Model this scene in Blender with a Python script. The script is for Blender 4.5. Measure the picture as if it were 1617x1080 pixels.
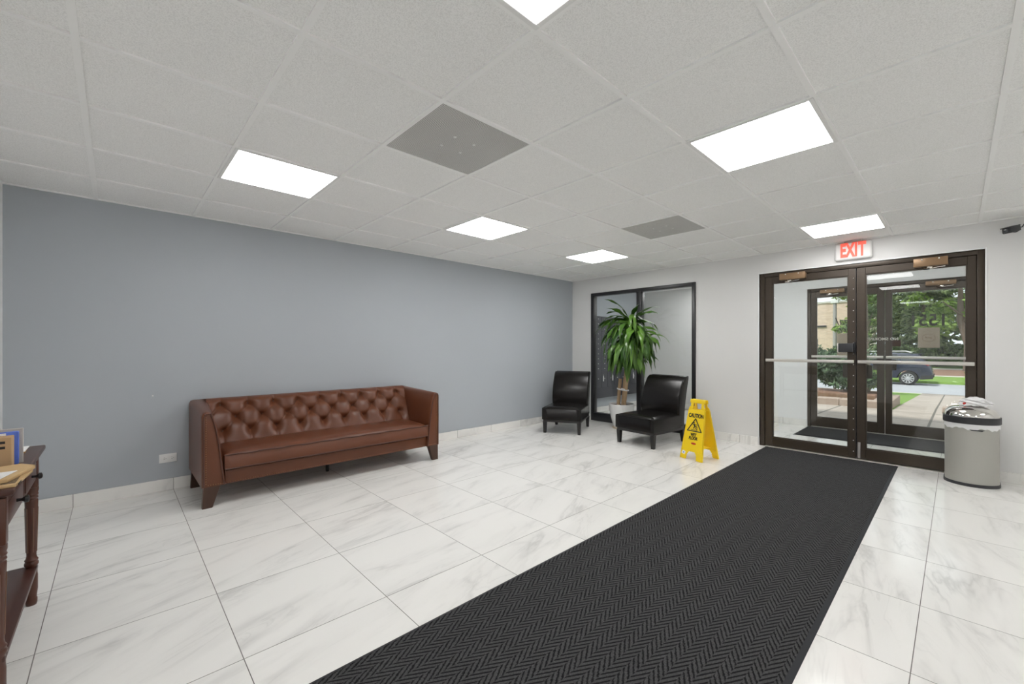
import bpy, bmesh, math, random
import numpy as np
from mathutils import Vector, Matrix, Euler
from math import pi, sin, cos, radians

random.seed(7)
for o in list(bpy.data.objects):
    bpy.data.objects.remove(o, do_unlink=True)
scene = bpy.context.scene
COL = scene.collection

# ------------------------------------------------------------------ camera
F_PX, CX, CY, YAW, EYE = 663.4, 808.5, 548.6, 0.8135, 1.217
cam_data = bpy.data.cameras.new('camera')
cam_data.sensor_fit = 'HORIZONTAL'
cam_data.sensor_width = 36.0
cam_data.lens = F_PX / 1617.0 * 36.0
cam_data.shift_y = (CY - 540.0) / 1617.0
cam_data.clip_start = 0.02
cam_data.clip_end = 300
cam = bpy.data.objects.new('camera', cam_data)
COL.objects.link(cam)
cam.location = (0, 0, EYE)
cam.rotation_euler = (pi / 2, 0, YAW)
scene.camera = cam

# ------------------------------------------------------------------ sky, sun, exposure
world = bpy.data.worlds.new('world')
scene.world = world
world.use_nodes = True
wn = world.node_tree
wn.nodes.clear()
w_out = wn.nodes.new('ShaderNodeOutputWorld')
w_bg = wn.nodes.new('ShaderNodeBackground')
w_bg.inputs['Color'].default_value = (0.90, 0.95, 1.0, 1)
w_bg.inputs['Strength'].default_value = 1.4
wn.links.new(w_bg.outputs[0], w_out.inputs[0])

sun_data = bpy.data.lights.new('sun', 'SUN')
sun_data.energy = 4.0
sun_data.angle = radians(7)
sun_data.color = (1.0, 0.97, 0.92)
sun = bpy.data.objects.new('sun', sun_data)
COL.objects.link(sun)
sun.location = (-6, -10, 30)
sun.rotation_euler = Vector((0.30, 0.53, -1.0)).to_track_quat('-Z', 'Y').to_euler()

PANEL = 13.0            # radiance of the ceiling light panels
vs = scene.view_settings
vs.view_transform = 'Standard'
vs.look = 'None'
vs.gamma = 1.0
vs.use_curve_mapping = False
vs.exposure = 0.0
scene.cycles.max_bounces = 24
scene.cycles.diffuse_bounces = 16
scene.cycles.glossy_bounces = 8
scene.cycles.transparent_max_bounces = 24

# ------------------------------------------------------------------ room measures
XL, YD, CEIL, YB, XR = -4.629, 5.835, 2.372, -0.577, 2.45
def gx(j): return -(1.0538 + 0.6012 * j)      # ceiling grid
def gy(i): return 1.1157 + 0.6118 * i
TILE, TX0, TY0 = 0.598, -1.912, 0.3664        # floor tiles

# ------------------------------------------------------------------ material helpers
def new_mat(name):
    m = bpy.data.materials.new(name)
    m.use_nodes = True
    nt = m.node_tree
    b = nt.nodes['Principled BSDF']
    return m, nt, b
def N(nt, t, **kw):
    n = nt.nodes.new(t)
    for k, v in kw.items():
        if k.startswith('i_'):
            key = k[2:]
            n.inputs[int(key) if key.isdigit() else key].default_value = v
        else:
            setattr(n, k, v)
    return n
def L(nt, a, b): nt.links.new(a, b)
def M2(nt, op, a, b=None, clamp=False):
    n = nt.nodes.new('ShaderNodeMath'); n.operation = op; n.use_clamp = clamp
    for i, v in enumerate((a, b)):
        if v is None: continue
        if isinstance(v, (int, float)): n.inputs[i].default_value = v
        else: nt.links.new(v, n.inputs[i])
    return n.outputs[0]
def mixc(nt, fac, a, b, mode='MIX'):
    n = nt.nodes.new('ShaderNodeMix'); n.data_type = 'RGBA'; n.blend_type = mode
    if isinstance(fac, (int, float)): n.inputs[0].default_value = fac
    else: nt.links.new(fac, n.inputs[0])
    for i, v in ((6, a), (7, b)):
        if isinstance(v, tuple): n.inputs[i].default_value = v if len(v) == 4 else v + (1,)
        else: nt.links.new(v, n.inputs[i])
    return n.outputs[2]
def simple(name, col, rough=0.5, metal=0.0, spec=0.5, var=0.0, vscale=8.0, bump=0.0, bscale=60.0, coat=0.0, emit=None, stretch=None):
    """procedural principled material with a little colour variation and bump"""
    m, nt, b = new_mat(name)
    b.inputs['Roughness'].default_value = rough
    b.inputs['Metallic'].default_value = metal
    b.inputs['Specular IOR Level'].default_value = spec
    b.inputs['Coat Weight'].default_value = coat
    tc = N(nt, 'ShaderNodeTexCoord')
    src = tc.outputs['Object']
    if stretch:
        mp = N(nt, 'ShaderNodeMapping'); mp.inputs['Scale'].default_value = stretch
        L(nt, src, mp.inputs[0]); src = mp.outputs[0]
    nz = N(nt, 'ShaderNodeTexNoise', i_Scale=vscale, i_Detail=4.0)
    L(nt, src, nz.inputs['Vector'])
    c1 = tuple(min(1, c * (1 + var)) for c in col[:3])
    c2 = tuple(c * (1 - var) for c in col[:3])
    L(nt, mixc(nt, nz.outputs['Fac'], c2, c1), b.inputs['Base Color'])
    if bump:
        n2 = N(nt, 'ShaderNodeTexNoise', i_Scale=bscale, i_Detail=3.0)
        L(nt, src, n2.inputs['Vector'])
        bp = N(nt, 'ShaderNodeBump', i_Strength=bump, i_Distance=0.002)
        L(nt, n2.outputs['Fac'], bp.inputs['Height']); L(nt, bp.outputs[0], b.inputs['Normal'])
    if emit:
        b.inputs['Emission Color'].default_value = emit[:3] + (1,)
        b.inputs['Emission Strength'].default_value = emit[3]
    return m

def make_marble(name='marble_tile', grout=True):
    m, nt, b = new_mat(name)
    b.inputs['Roughness'].default_value = 0.14
    b.inputs['Specular IOR Level'].default_value = 0.42
    geo = N(nt, 'ShaderNodeNewGeometry')
    sep = N(nt, 'ShaderNodeSeparateXYZ'); L(nt, geo.outputs['Position'], sep.inputs[0])
    u = M2(nt, 'DIVIDE', M2(nt, 'SUBTRACT', sep.outputs[0], TX0), TILE)
    v = M2(nt, 'DIVIDE', M2(nt, 'SUBTRACT', sep.outputs[1], TY0), TILE)
    cu, cv = M2(nt, 'FLOOR', u), M2(nt, 'FLOOR', v)
    fu, fv = M2(nt, 'FRACT', u), M2(nt, 'FRACT', v)
    cc = N(nt, 'ShaderNodeCombineXYZ'); L(nt, cu, cc.inputs[0]); L(nt, cv, cc.inputs[1])
    wn_ = N(nt, 'ShaderNodeTexWhiteNoise', noise_dimensions='3D'); L(nt, cc.outputs[0], wn_.inputs['Vector'])
    off = N(nt, 'ShaderNodeVectorMath', operation='SCALE'); off.inputs['Scale'].default_value = 40.0
    L(nt, wn_.outputs['Color'], off.inputs[0])
    add = N(nt, 'ShaderNodeVectorMath', operation='ADD')
    L(nt, geo.outputs['Position'], add.inputs[0]); L(nt, off.outputs[0], add.inputs[1])
    rot = N(nt, 'ShaderNodeVectorRotate', rotation_type='Z_AXIS')
    L(nt, geo.outputs['Position'], rot.inputs['Vector'])
    L(nt, M2(nt, 'ADD', M2(nt, 'MULTIPLY', wn_.outputs['Value'], 0.4), -0.46), rot.inputs['Angle'])
    add2 = N(nt, 'ShaderNodeVectorMath', operation='ADD')
    L(nt, rot.outputs[0], add2.inputs[0]); L(nt, off.outputs[0], add2.inputs[1])
    mp = N(nt, 'ShaderNodeMapping'); mp.inputs['Scale'].default_value = (4.6, 1.0, 1.0)
    L(nt, add2.outputs[0], mp.inputs[0])
    def vein(scale, width, det, dist):
        nz = N(nt, 'ShaderNodeTexNoise', i_Scale=scale, i_Detail=det, i_Roughness=0.55, i_Distortion=dist)
        L(nt, mp.outputs[0], nz.inputs['Vector'])
        d = M2(nt, 'ABSOLUTE', M2(nt, 'SUBTRACT', nz.outputs['Fac'], 0.5))
        return M2(nt, 'SUBTRACT', 1.0, M2(nt, 'DIVIDE', d, width, True), True)
    v1 = M2(nt, 'POWER', vein(0.8, 0.05, 4.0, 0.5), 1.5)
    v2 = M2(nt, 'POWER', vein(1.7, 0.03, 5.0, 0.9), 1.4)
    cl = N(nt, 'ShaderNodeTexNoise', i_Scale=1.3, i_Detail=3.0); L(nt, mp.outputs[0], cl.inputs['Vector'])
    mask = N(nt, 'ShaderNodeMapRange'); mask.inputs[1].default_value = 0.42; mask.inputs[2].default_value = 0.66
    L(nt, cl.outputs['Fac'], mask.inputs[0])
    vs_ = M2(nt, 'ADD', M2(nt, 'MULTIPLY', v1, mask.outputs[0]), M2(nt, 'MULTIPLY', M2(nt, 'MULTIPLY', v2, 0.5), mask.outputs[0]), True)
    vs_ = M2(nt, 'ADD', M2(nt, 'MULTIPLY', vs_, 0.44), M2(nt, 'MULTIPLY', mask.outputs[0], 0.14), True)
    col = mixc(nt, vs_, (0.86, 0.85, 0.825), (0.50, 0.495, 0.48))
    if grout:
        du = M2(nt, 'MINIMUM', fu, M2(nt, 'SUBTRACT', 1.0, fu))
        dv = M2(nt, 'MINIMUM', fv, M2(nt, 'SUBTRACT', 1.0, fv))
        g = M2(nt, 'LESS_THAN', M2(nt, 'MINIMUM', du, dv), 0.0027)
        col = mixc(nt, g, col, (0.16, 0.15, 0.14))
        L(nt, M2(nt, 'ADD', M2(nt, 'MULTIPLY', g, 0.5), 0.14), b.inputs['Roughness'])
    L(nt, col, b.inputs['Base Color'])
    return m

def make_ceiling_tile():
    m, nt, b = new_mat('ceiling_tile')
    b.inputs['Roughness'].default_value = 0.95
    b.inputs['Specular IOR Level'].default_value = 0.1
    geo = N(nt, 'ShaderNodeNewGeometry')
    n1 = N(nt, 'ShaderNodeTexNoise', i_Scale=210.0, i_Detail=3.0, i_Roughness=0.7)
    L(nt, geo.outputs['Position'], n1.inputs['Vector'])
    r = N(nt, 'ShaderNodeValToRGB'); r.color_ramp.elements[0].position = 0.36; r.color_ramp.elements[1].position = 0.56
    r.color_ramp.elements[0].color = (0.78, 0.78, 0.77, 1); r.color_ramp.elements[1].color = (0.92, 0.92, 0.91, 1)
    L(nt, n1.outputs['Fac'], r.inputs[0])
    L(nt, r.outputs[0], b.inputs['Base Color'])
    bp = N(nt, 'ShaderNodeBump', i_Strength=0.35, i_Distance=0.003)
    L(nt, n1.outputs['Fac'], bp.inputs['Height']); L(nt, bp.outputs[0], b.inputs['Normal'])
    return m

def make_herringbone():
    m, nt, b = new_mat('herringbone_pile')
    b.inputs['Roughness'].default_value = 0.95
    b.inputs['Specular IOR Level'].default_value = 0.15
    geo = N(nt, 'ShaderNodeNewGeometry')
    sep = N(nt, 'ShaderNodeSeparateXYZ'); L(nt, geo.outputs['Position'], sep.inputs[0])
    colw, per, slope = 0.041, 0.0355, 1.75
    wob = N(nt, 'ShaderNodeTexNoise', i_Scale=160.0, i_Detail=2.0); L(nt, geo.outputs['Position'], wob.inputs['Vector'])
    wv = M2(nt, 'MULTIPLY', M2(nt, 'SUBTRACT', wob.outputs['Fac'], 0.5), 0.010)
    xx = M2(nt, 'DIVIDE', M2(nt, 'ADD', sep.outputs[0], wv), colw * 2)
    tri = M2(nt, 'ABSOLUTE', M2(nt, 'SUBTRACT', M2(nt, 'MULTIPLY', M2(nt, 'FRACT', xx), 2.0), 1.0))
    par = M2(nt, 'GREATER_THAN', M2(nt, 'FRACT', xx), 0.5)
    ph = M2(nt, 'ADD', M2(nt, 'ADD', sep.outputs[1], wv), M2(nt, 'MULTIPLY', tri, colw * slope))
    ph = M2(nt, 'ADD', ph, M2(nt, 'MULTIPLY', par, per * 0.5))
    s = M2(nt, 'SINE', M2(nt, 'MULTIPLY', ph, 2 * pi / per))
    mr = N(nt, 'ShaderNodeMapRange'); mr.inputs[1].default_value = -0.85; mr.inputs[2].default_value = 0.1
    L(nt, s, mr.inputs[0])
    sp = N(nt, 'ShaderNodeTexNoise', i_Scale=420.0, i_Detail=2.0); L(nt, geo.outputs['Position'], sp.inputs['Vector'])
    r = N(nt, 'ShaderNodeMapRange'); r.inputs[1].default_value = 0.3; r.inputs[2].default_value = 0.7; r.inputs[3].default_value = 0.35; r.inputs[4].default_value = 1.75
    L(nt, sp.outputs['Fac'], r.inputs[0])
    c = mixc(nt, mr.outputs[0], (0.010, 0.0102, 0.0115), (0.066, 0.066, 0.068))
    c = mixc(nt, 1.0, c, r.outputs[0], 'MULTIPLY')
    L(nt, c, b.inputs['Base Color'])
    hgt = M2(nt, 'ADD', s, M2(nt, 'MULTIPLY', sp.outputs['Fac'], 1.5))
    bp = N(nt, 'ShaderNodeBump', i_Strength=0.6, i_Distance=0.003)
    L(nt, hgt, bp.inputs['Height']); L(nt, bp.outputs[0], b.inputs['Normal'])
    return m

def make_glass():
    m = bpy.data.materials.new('pane_glass'); m.use_nodes = True
    nt = m.node_tree; nt.nodes.clear()
    out = N(nt, 'ShaderNodeOutputMaterial')
    fr = N(nt, 'ShaderNodeFresnel', i_IOR=1.38)
    tr = N(nt, 'ShaderNodeBsdfTransparent'); tr.inputs[0].default_value = (0.955, 0.97, 0.965, 1)
    gl = N(nt, 'ShaderNodeBsdfGlossy'); gl.inputs['Roughness'].default_value = 0.0; gl.inputs['Color'].default_value = (1, 1, 1, 1)
    mx = N(nt, 'ShaderNodeMixShader')
    L(nt, fr.outputs[0], mx.inputs[0]); L(nt, tr.outputs[0], mx.inputs[1]); L(nt, gl.outputs[0], mx.inputs[2])
    L(nt, mx.outputs[0], out.inputs[0])
    return m

def make_perforated():
    m, nt, b = new_mat('perforated_metal')
    b.inputs['Roughness'].default_value = 0.55; b.inputs['Metallic'].default_value = 0.0
    geo = N(nt, 'ShaderNodeNewGeometry')
    sep = N(nt, 'ShaderNodeSeparateXYZ'); L(nt, geo.outputs['Position'], sep.inputs[0])
    s = 2 * pi / 0.0125
    a = M2(nt, 'SINE', M2(nt, 'MULTIPLY', M2(nt, 'ADD', sep.outputs[0], sep.outputs[1]), s * 0.7071))
    c = M2(nt, 'SINE', M2(nt, 'MULTIPLY', M2(nt, 'SUBTRACT', sep.outputs[0], sep.outputs[1]), s * 0.7071))
    h = M2(nt, 'GREATER_THAN', M2(nt, 'MULTIPLY', a, c), 0.12)
    nz = N(nt, 'ShaderNodeTexNoise', i_Scale=5.0); L(nt, geo.outputs['Position'], nz.inputs['Vector'])
    base = mixc(nt, nz.outputs['Fac'], (0.58, 0.575, 0.555), (0.68, 0.675, 0.655))
    L(nt, mixc(nt, h, base, (0.25, 0.247, 0.237)), b.inputs['Base Color'])
    return m

def make_brick():
    m, nt, b = new_mat('brick_facade')
    b.inputs['Roughness'].default_value = 0.9
    tc = N(nt, 'ShaderNodeTexCoord')
    mp = N(nt, 'ShaderNodeMapping'); mp.inputs['Rotation'].default_value = (pi / 2, 0, 0)
    L(nt, tc.outputs['Object'], mp.inputs[0])
    br = N(nt, 'ShaderNodeTexBrick', i_Scale=1.0)
    br.inputs['Color1'].default_value = (0.74, 0.54, 0.44, 1); br.inputs['Color2'].default_value = (0.60, 0.42, 0.34, 1)
    br.inputs['Mortar'].default_value = (0.60, 0.52, 0.44, 1)
    br.inputs['Brick Width'].default_value = 0.4; br.inputs['Row Height'].default_value = 0.14; br.inputs['Mortar Size'].default_value = 0.015
    L(nt, mp.outputs[0], br.inputs['Vector']); L(nt, br.outputs['Color'], b.inputs['Base Color'])
    return m

def make_sidewalk():
    m, nt, b = new_mat('sidewalk_concrete')
    b.inputs['Roughness'].default_value = 0.9
    geo = N(nt, 'ShaderNodeNewGeometry')
    sep = N(nt, 'ShaderNodeSeparateXYZ'); L(nt, geo.outputs['Position'], sep.inputs[0])
    nz = N(nt, 'ShaderNodeTexNoise', i_Scale=2.2, i_Detail=8.0); L(nt, geo.outputs['Position'], nz.inputs['Vector'])
    c = mixc(nt, nz.outputs['Fac'], (0.28, 0.235, 0.20), (0.48, 0.415, 0.365))
    fx = M2(nt, 'FRACT', M2(nt, 'DIVIDE', M2(nt, 'ADD', sep.outputs[0], 40.82), 1.5))
    fy = M2(nt, 'FRACT', M2(nt, 'DIVIDE', M2(nt, 'ADD', sep.outputs[1], 0.35), 1.5))
    g = M2(nt, 'MAXIMUM', M2(nt, 'LESS_THAN', fx, 0.022), M2(nt, 'LESS_THAN', fy, 0.02))
    L(nt, mixc(nt, g, c, (0.12, 0.105, 0.09)), b.inputs['Base Color'])
    return m

def make_leaf(name, c1, c2, rough=0.5, trans=0.25):
    m, nt, b = new_mat(name)
    b.inputs['Roughness'].default_value = rough
    geo = N(nt, 'ShaderNodeNewGeometry')
    r = N(nt, 'ShaderNodeValToRGB')
    r.color_ramp.elements[0].color = c1 + (1,); r.color_ramp.elements[1].color = c2 + (1,)
    L(nt, geo.outputs['Random Per Island'], r.inputs[0])
    L(nt, r.outputs[0], b.inputs['Base Color'])
    t = N(nt, 'ShaderNodeBsdfTranslucent'); L(nt, r.outputs[0], t.inputs[0])
    mx = N(nt, 'ShaderNodeMixShader', i_0=trans)
    out = [n for n in nt.nodes if n.type == 'OUTPUT_MATERIAL'][0]
    L(nt, b.outputs[0], mx.inputs[1]); L(nt, t.outputs[0], mx.inputs[2]); L(nt, mx.outputs[0], out.inputs[0])
    return m

MAT = {}
MAT['marble'] = make_marble()
MAT['ceiling'] = make_ceiling_tile()
MAT['tbar'] = simple('tbar_paint', (0.90, 0.90, 0.89), 0.5, spec=0.3)
MAT['wall_blue'] = simple('blue_grey_paint', (0.425, 0.455, 0.490), 0.55, spec=0.35, var=0.015, vscale=1.5, bump=0.05, bscale=250)
MAT['wall_grey'] = simple('light_grey_paint', (0.73, 0.728, 0.722), 0.6, spec=0.35, var=0.015, vscale=1.5, bump=0.05, bscale=250)
MAT['wall_white'] = simple('white_paint', (0.86, 0.865, 0.87), 0.6, spec=0.3, var=0.02, vscale=2, bump=0.05, bscale=200)
MAT['herring'] = make_herringbone()
MAT['rubber'] = simple('black_rubber', (0.020, 0.022, 0.027), 0.55, spec=0.3, var=0.1, bump=0.1)
MAT['glass'] = make_glass()
MAT['bronze'] = simple('dark_bronze_aluminium', (0.060, 0.046, 0.034), 0.38, metal=0.35, spec=0.5, var=0.10, vscale=3, stretch=(1, 1, 20))
MAT['black_alu'] = simple('black_aluminium', (0.018, 0.018, 0.020), 0.35, spec=0.5, var=0.1)
MAT['tan_metal'] = simple('tan_closer_paint', (0.26, 0.165, 0.092), 0.38, metal=0.4, var=0.05)
MAT['alu'] = simple('brushed_aluminium', (0.66, 0.64, 0.60), 0.32, metal=0.75, var=0.04, stretch=(1, 30, 30))
MAT['chrome'] = simple('polished_chrome', (0.80, 0.78, 0.74), 0.08, metal=1.0)
MAT['white_plastic'] = simple('white_plastic', (0.80, 0.80, 0.79), 0.35)
MAT['panel_light'] = simple('light_diffuser', (0.9, 0.9, 0.9), 0.5, emit=(1.0, 0.99, 0.975, PANEL))
MAT['exit_red'] = simple('red_lit_letter', (0.80, 0.12, 0.08), 0.5, emit=(1.0, 0.11, 0.07, 0.62))
MAT['perf'] = make_perforated()
MAT['screw'] = simple('zinc_screw', (0.75, 0.75, 0.73), 0.3, metal=0.5)
MAT['leather_brown'] = simple('brown_leather', (0.128, 0.042, 0.019), 0.33, spec=0.38, var=0.12, vscale=5, bump=0.22, bscale=320)
MAT['leather_dark'] = simple('brown_leather_piping', (0.085, 0.030, 0.018), 0.4, var=0.1)
MAT['walnut'] = simple('dark_walnut_leg', (0.060, 0.026, 0.015), 0.4, var=0.25, vscale=10, stretch=(6, 6, 0.6))
MAT['brass_nail'] = simple('antique_brass', (0.30, 0.16, 0.08), 0.3, metal=0.9)
MAT['leather_black'] = simple('black_leather', (0.007, 0.006, 0.0055), 0.25, spec=0.34, var=0.1, bump=0.14, bscale=300)
MAT['black_wood'] = simple('black_stained_wood', (0.012, 0.011, 0.011), 0.4, var=0.2, stretch=(5, 5, 0.5))
MAT['yellow'] = simple('yellow_plastic', (0.93, 0.66, 0.012), 0.36, var=0.02)
MAT['ink'] = simple('black_ink', (0.012, 0.010, 0.010), 0.5)
MAT['red_label'] = simple('red_label', (0.50, 0.03, 0.02), 0.4)
MAT['sticker'] = simple('white_sticker', (0.8, 0.8, 0.8), 0.5)
MAT['steel'] = simple('satin_steel', (0.44, 0.435, 0.40), 0.42, metal=0.3, var=0.03, stretch=(40, 40, 1))
MAT['dark_plastic'] = simple('dark_grey_plastic', (0.028, 0.029, 0.033), 0.45)
MAT['bag'] = simple('white_bag_film', (0.82, 0.82, 0.83), 0.3, bump=0.3, bscale=30)
MAT['mahogany'] = simple('mahogany_wood', (0.068, 0.026, 0.019), 0.33, spec=0.5, var=0.28, vscale=6, stretch=(1.0, 9, 9))
MAT['mahogany_leg'] = simple('mahogany_turned', (0.085, 0.030, 0.018), 0.3, spec=0.5, var=0.25, vscale=6, stretch=(9, 9, 1))
MAT['bead'] = simple('worn_wood_bead', (0.17, 0.085, 0.05), 0.4)
MAT['black_knob'] = simple('black_iron', (0.01, 0.01, 0.011), 0.3, spec=0.6)
MAT['cardboard'] = simple('kraft_cardboard', (0.50, 0.33, 0.18), 0.8, var=0.08, bump=0.05)
MAT['kraft'] = simple('kraft_paper', (0.56, 0.38, 0.19), 0.7, var=0.1, vscale=15, bump=0.15, bscale=40)
MAT['paper'] = simple('white_paper', (0.82, 0.82, 0.82), 0.7)
MAT['blue_print'] = simple('blue_printed_film', (0.09, 0.17, 0.62), 0.4, var=0.3, vscale=30)
MAT['beige_board'] = simple('beige_board', (0.52, 0.48, 0.43), 0.8)
MAT['pot'] = simple('white_glazed_pot', (0.78, 0.78, 0.77), 0.4, var=0.02)
MAT['soil'] = simple('potting_soil', (0.035, 0.022, 0.014), 0.95, var=0.4, vscale=60, bump=0.6, bscale=90)
MAT['cane'] = simple('plant_cane_bark', (0.42, 0.29, 0.17), 0.8, var=0.25, vscale=30, bump=0.4, bscale=60, stretch=(1, 1, 3))
MAT['tie'] = simple('white_cloth_tie', (0.8, 0.8, 0.79), 0.8)
MAT['saucer'] = simple('tan_saucer', (0.45, 0.37, 0.27), 0.7, var=0.15)
MAT['plant_leaf'] = make_leaf('glossy_green_leaf', (0.018, 0.062, 0.009), (0.120, 0.250, 0.036), 0.28, 0.2)
MAT['mailbox'] = simple('charcoal_mailbox_paint', (0.050, 0.051, 0.062), 0.45, var=0.06)
MAT['brick'] = make_brick()
MAT['sidewalk'] = make_sidewalk()
MAT['asphalt'] = simple('pale_asphalt', (0.38, 0.385, 0.41), 0.9, var=0.10, vscale=1.0, bump=0.1)
MAT['grass'] = simple('lawn_grass', (0.15, 0.26, 0.04), 0.9, var=0.45, vscale=9, bump=0.6, bscale=60)
MAT['mulch'] = simple('bark_mulch', (0.22, 0.125, 0.085), 0.95, var=0.45, vscale=18, bump=0.6, bscale=40)
MAT['kerb'] = simple('pale_kerb_concrete', (0.52, 0.49, 0.45), 0.9, var=0.1, vscale=4)
MAT['planter'] = simple('tan_block_stone', (0.36, 0.28, 0.23), 0.9, var=0.2, vscale=6, bump=0.3, bscale=30)
MAT['spruce'] = make_leaf('spruce_needles', (0.035, 0.070, 0.030), (0.27, 0.35, 0.14), 0.7, 0.2)
MAT['maple'] = make_leaf('maple_leaves', (0.085, 0.16, 0.03), (0.34, 0.50, 0.11), 0.6, 0.35)
MAT['darkleaf'] = make_leaf('dark_tree_leaves', (0.025, 0.060, 0.018), (0.21, 0.33, 0.10), 0.6, 0.3)
MAT['shrubleaf'] = make_leaf('shrub_leaves', (0.018, 0.045, 0.020), (0.15, 0.23, 0.12), 0.5, 0.25)
MAT['bark'] = simple('tree_bark', (0.17, 0.13, 0.105), 0.95, var=0.35, vscale=12, bump=0.7, bscale=20, stretch=(3, 3, 0.6))
MAT['pole_grey'] = simple('weathered_pole', (0.36, 0.34, 0.33), 0.8, var=0.1)
MAT['car_paint'] = simple('navy_car_paint', (0.012, 0.018, 0.042), 0.25, metal=0.3, coat=0.8)
MAT['car_black'] = simple('black_car_trim', (0.012, 0.012, 0.013), 0.6)
MAT['car_glass'] = simple('tinted_car_glass', (0.03, 0.035, 0.04), 0.05, spec=1.0)
MAT['tyre'] = simple('tyre_rubber', (0.018, 0.018, 0.018), 0.85)
MAT['alloy'] = simple('alloy_wheel', (0.62, 0.62, 0.63), 0.3, metal=0.7)
MAT['tail'] = simple('red_tail_lens', (0.45, 0.015, 0.015), 0.2)
MAT['tan_sticker'] = simple('tan_sticker_back', (0.46, 0.37, 0.285), 0.7, var=0.03)
MAT['sticker_line'] = simple('tan_sticker_print', (0.27, 0.21, 0.15), 0.7)
MAT['maroon'] = simple('maroon_sticker_back', (0.085, 0.035, 0.02), 0.7)
MAT['letter_dark'] = simple('dark_vinyl_letter', (0.035, 0.03, 0.022), 0.6)
MAT['letter_white'] = simple('white_vinyl_letter', (0.85, 0.83, 0.78), 0.6)

# ------------------------------------------------------------------ geometry helpers
class G:
    """gathers shapes into one bmesh"""
    def __init__(self): self.bm = bmesh.new()
    def box(self, x0, x1, y0, y1, z0, z1, bev=0.0, seg=2, M=None):
        t = bmesh.new()
        bmesh.ops.create_cube(t, size=1.0)
        for v in t.verts:
            v.co = Vector(((x0 + x1) / 2 + v.co.x * (x1 - x0), (y0 + y1) / 2 + v.co.y * (y1 - y0), (z0 + z1) / 2 + v.co.z * (z1 - z0)))
        if bev:
            bmesh.ops.bevel(t, geom=list(t.edges), offset=bev, segments=seg, profile=0.5, affect='EDGES')
        return self._merge(t, M)
    def _merge(self, t, M=None):
        if M is not None: bmesh.ops.transform(t, matrix=M, verts=t.verts)
        me = bpy.data.meshes.new('tmp'); t.to_mesh(me); t.free()
        self.bm.from_mesh(me); bpy.data.meshes.remove(me)
        return self
    def lathe(self, prof, cx=0, cy=0, z0=0, seg=24, M=None, sy=1.0, caps=True):
        t = bmesh.new(); rings = []
        for r, z in prof:
            rings.append([t.verts.new((cx + r * cos(2 * pi * k / seg), cy + sy * r * sin(2 * pi * k / seg), z0 + z)) for k in range(seg)])
        for a, b in zip(rings, rings[1:]):
            for k in range(seg):
                t.faces.new((a[k], a[(k + 1) % seg], b[(k + 1) % seg], b[k]))
        if caps:
            t.faces.new(list(reversed(rings[0]))); t.faces.new(rings[-1])
        return self._merge(t, M)
    def tube(self, pts, r, seg=8, M=None):
        t = bmesh.new(); rings = []
        pts = [Vector(p) for p in pts]; n = len(pts)
        rs = r if isinstance(r, (list, tuple)) else [r] * n
        for i, p in enumerate(pts):
            d = (pts[min(i + 1, n - 1)] - pts[max(i - 1, 0)]).normalized()
            a = d.orthogonal().normalized() if i == 0 else (pa - d * pa.dot(d)).normalized()
            pa = a; b = d.cross(a)
            rings.append([t.verts.new(p + rs[i] * (cos(2 * pi * k / seg) * a + sin(2 * pi * k / seg) * b)) for k in range(seg)])
        for a, b in zip(rings, rings[1:]):
            for k in range(seg):
                t.faces.new((a[k], a[(k + 1) % seg], b[(k + 1) % seg], b[k]))
        t.faces.new(list(reversed(rings[0]))); t.faces.new(rings[-1])
        return self._merge(t, M)
    def prism(self, poly, axis, a, b, bev=0.0, seg=2, M=None, sharp_only=False):
        """extrude a 2D polygon along axis ('x': poly=(y,z), 'y': poly=(x,z), 'z': poly=(x,y))"""
        t = bmesh.new()
        def P(p, h):
            return {'x': (h, p[0], p[1]), 'y': (p[0], h, p[1]), 'z': (p[0], p[1], h)}[axis]
        va = [t.verts.new(P(p, a)) for p in poly]; vb = [t.verts.new(P(p, b)) for p in poly]
        n = len(poly)
        fa = t.faces.new(va); fb = t.faces.new(list(reversed(vb)))
        for k in range(n): t.faces.new((va[(k + 1) % n], va[k], vb[k], vb[(k + 1) % n]))
        bmesh.ops.recalc_face_normals(t, faces=t.faces)
        if bev:
            es = list(set(fa.edges) | set(fb.edges)) if sharp_only else list(t.edges)
            bmesh.ops.bevel(t, geom=es, offset=bev, segments=seg, profile=0.5, affect='EDGES')
        return self._merge(t, M)
    def raw(self, verts, faces, M=None):
        t = bmesh.new(); vv = [t.verts.new(v) for v in verts]
        for f in faces:
            try: t.faces.new([vv[i] for i in f])
            except ValueError: pass
        return self._merge(t, M)
    def sphere(self, c, r, M=None, u=12, v=8):
        t = bmesh.new(); bmesh.ops.create_uvsphere(t, u_segments=u, v_segments=v, radius=1.0)
        rr = r if isinstance(r, tuple) else (r, r, r)
        for q in t.verts: q.co = Vector((c[0] + q.co.x * rr[0], c[1] + q.co.y * rr[1], c[2] + q.co.z * rr[2]))
        return self._merge(t, M)
    def mesh(self, name, mat, smooth=True, angle=40):
        me = bpy.data.meshes.new(name); self.bm.to_mesh(me); self.bm.free()
        if mat: me.materials.append(mat)
        if smooth:
            me.polygons.foreach_set('use_smooth', [True] * len(me.polygons))
            me.set_sharp_from_angle(angle=radians(angle))
        return me

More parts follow.
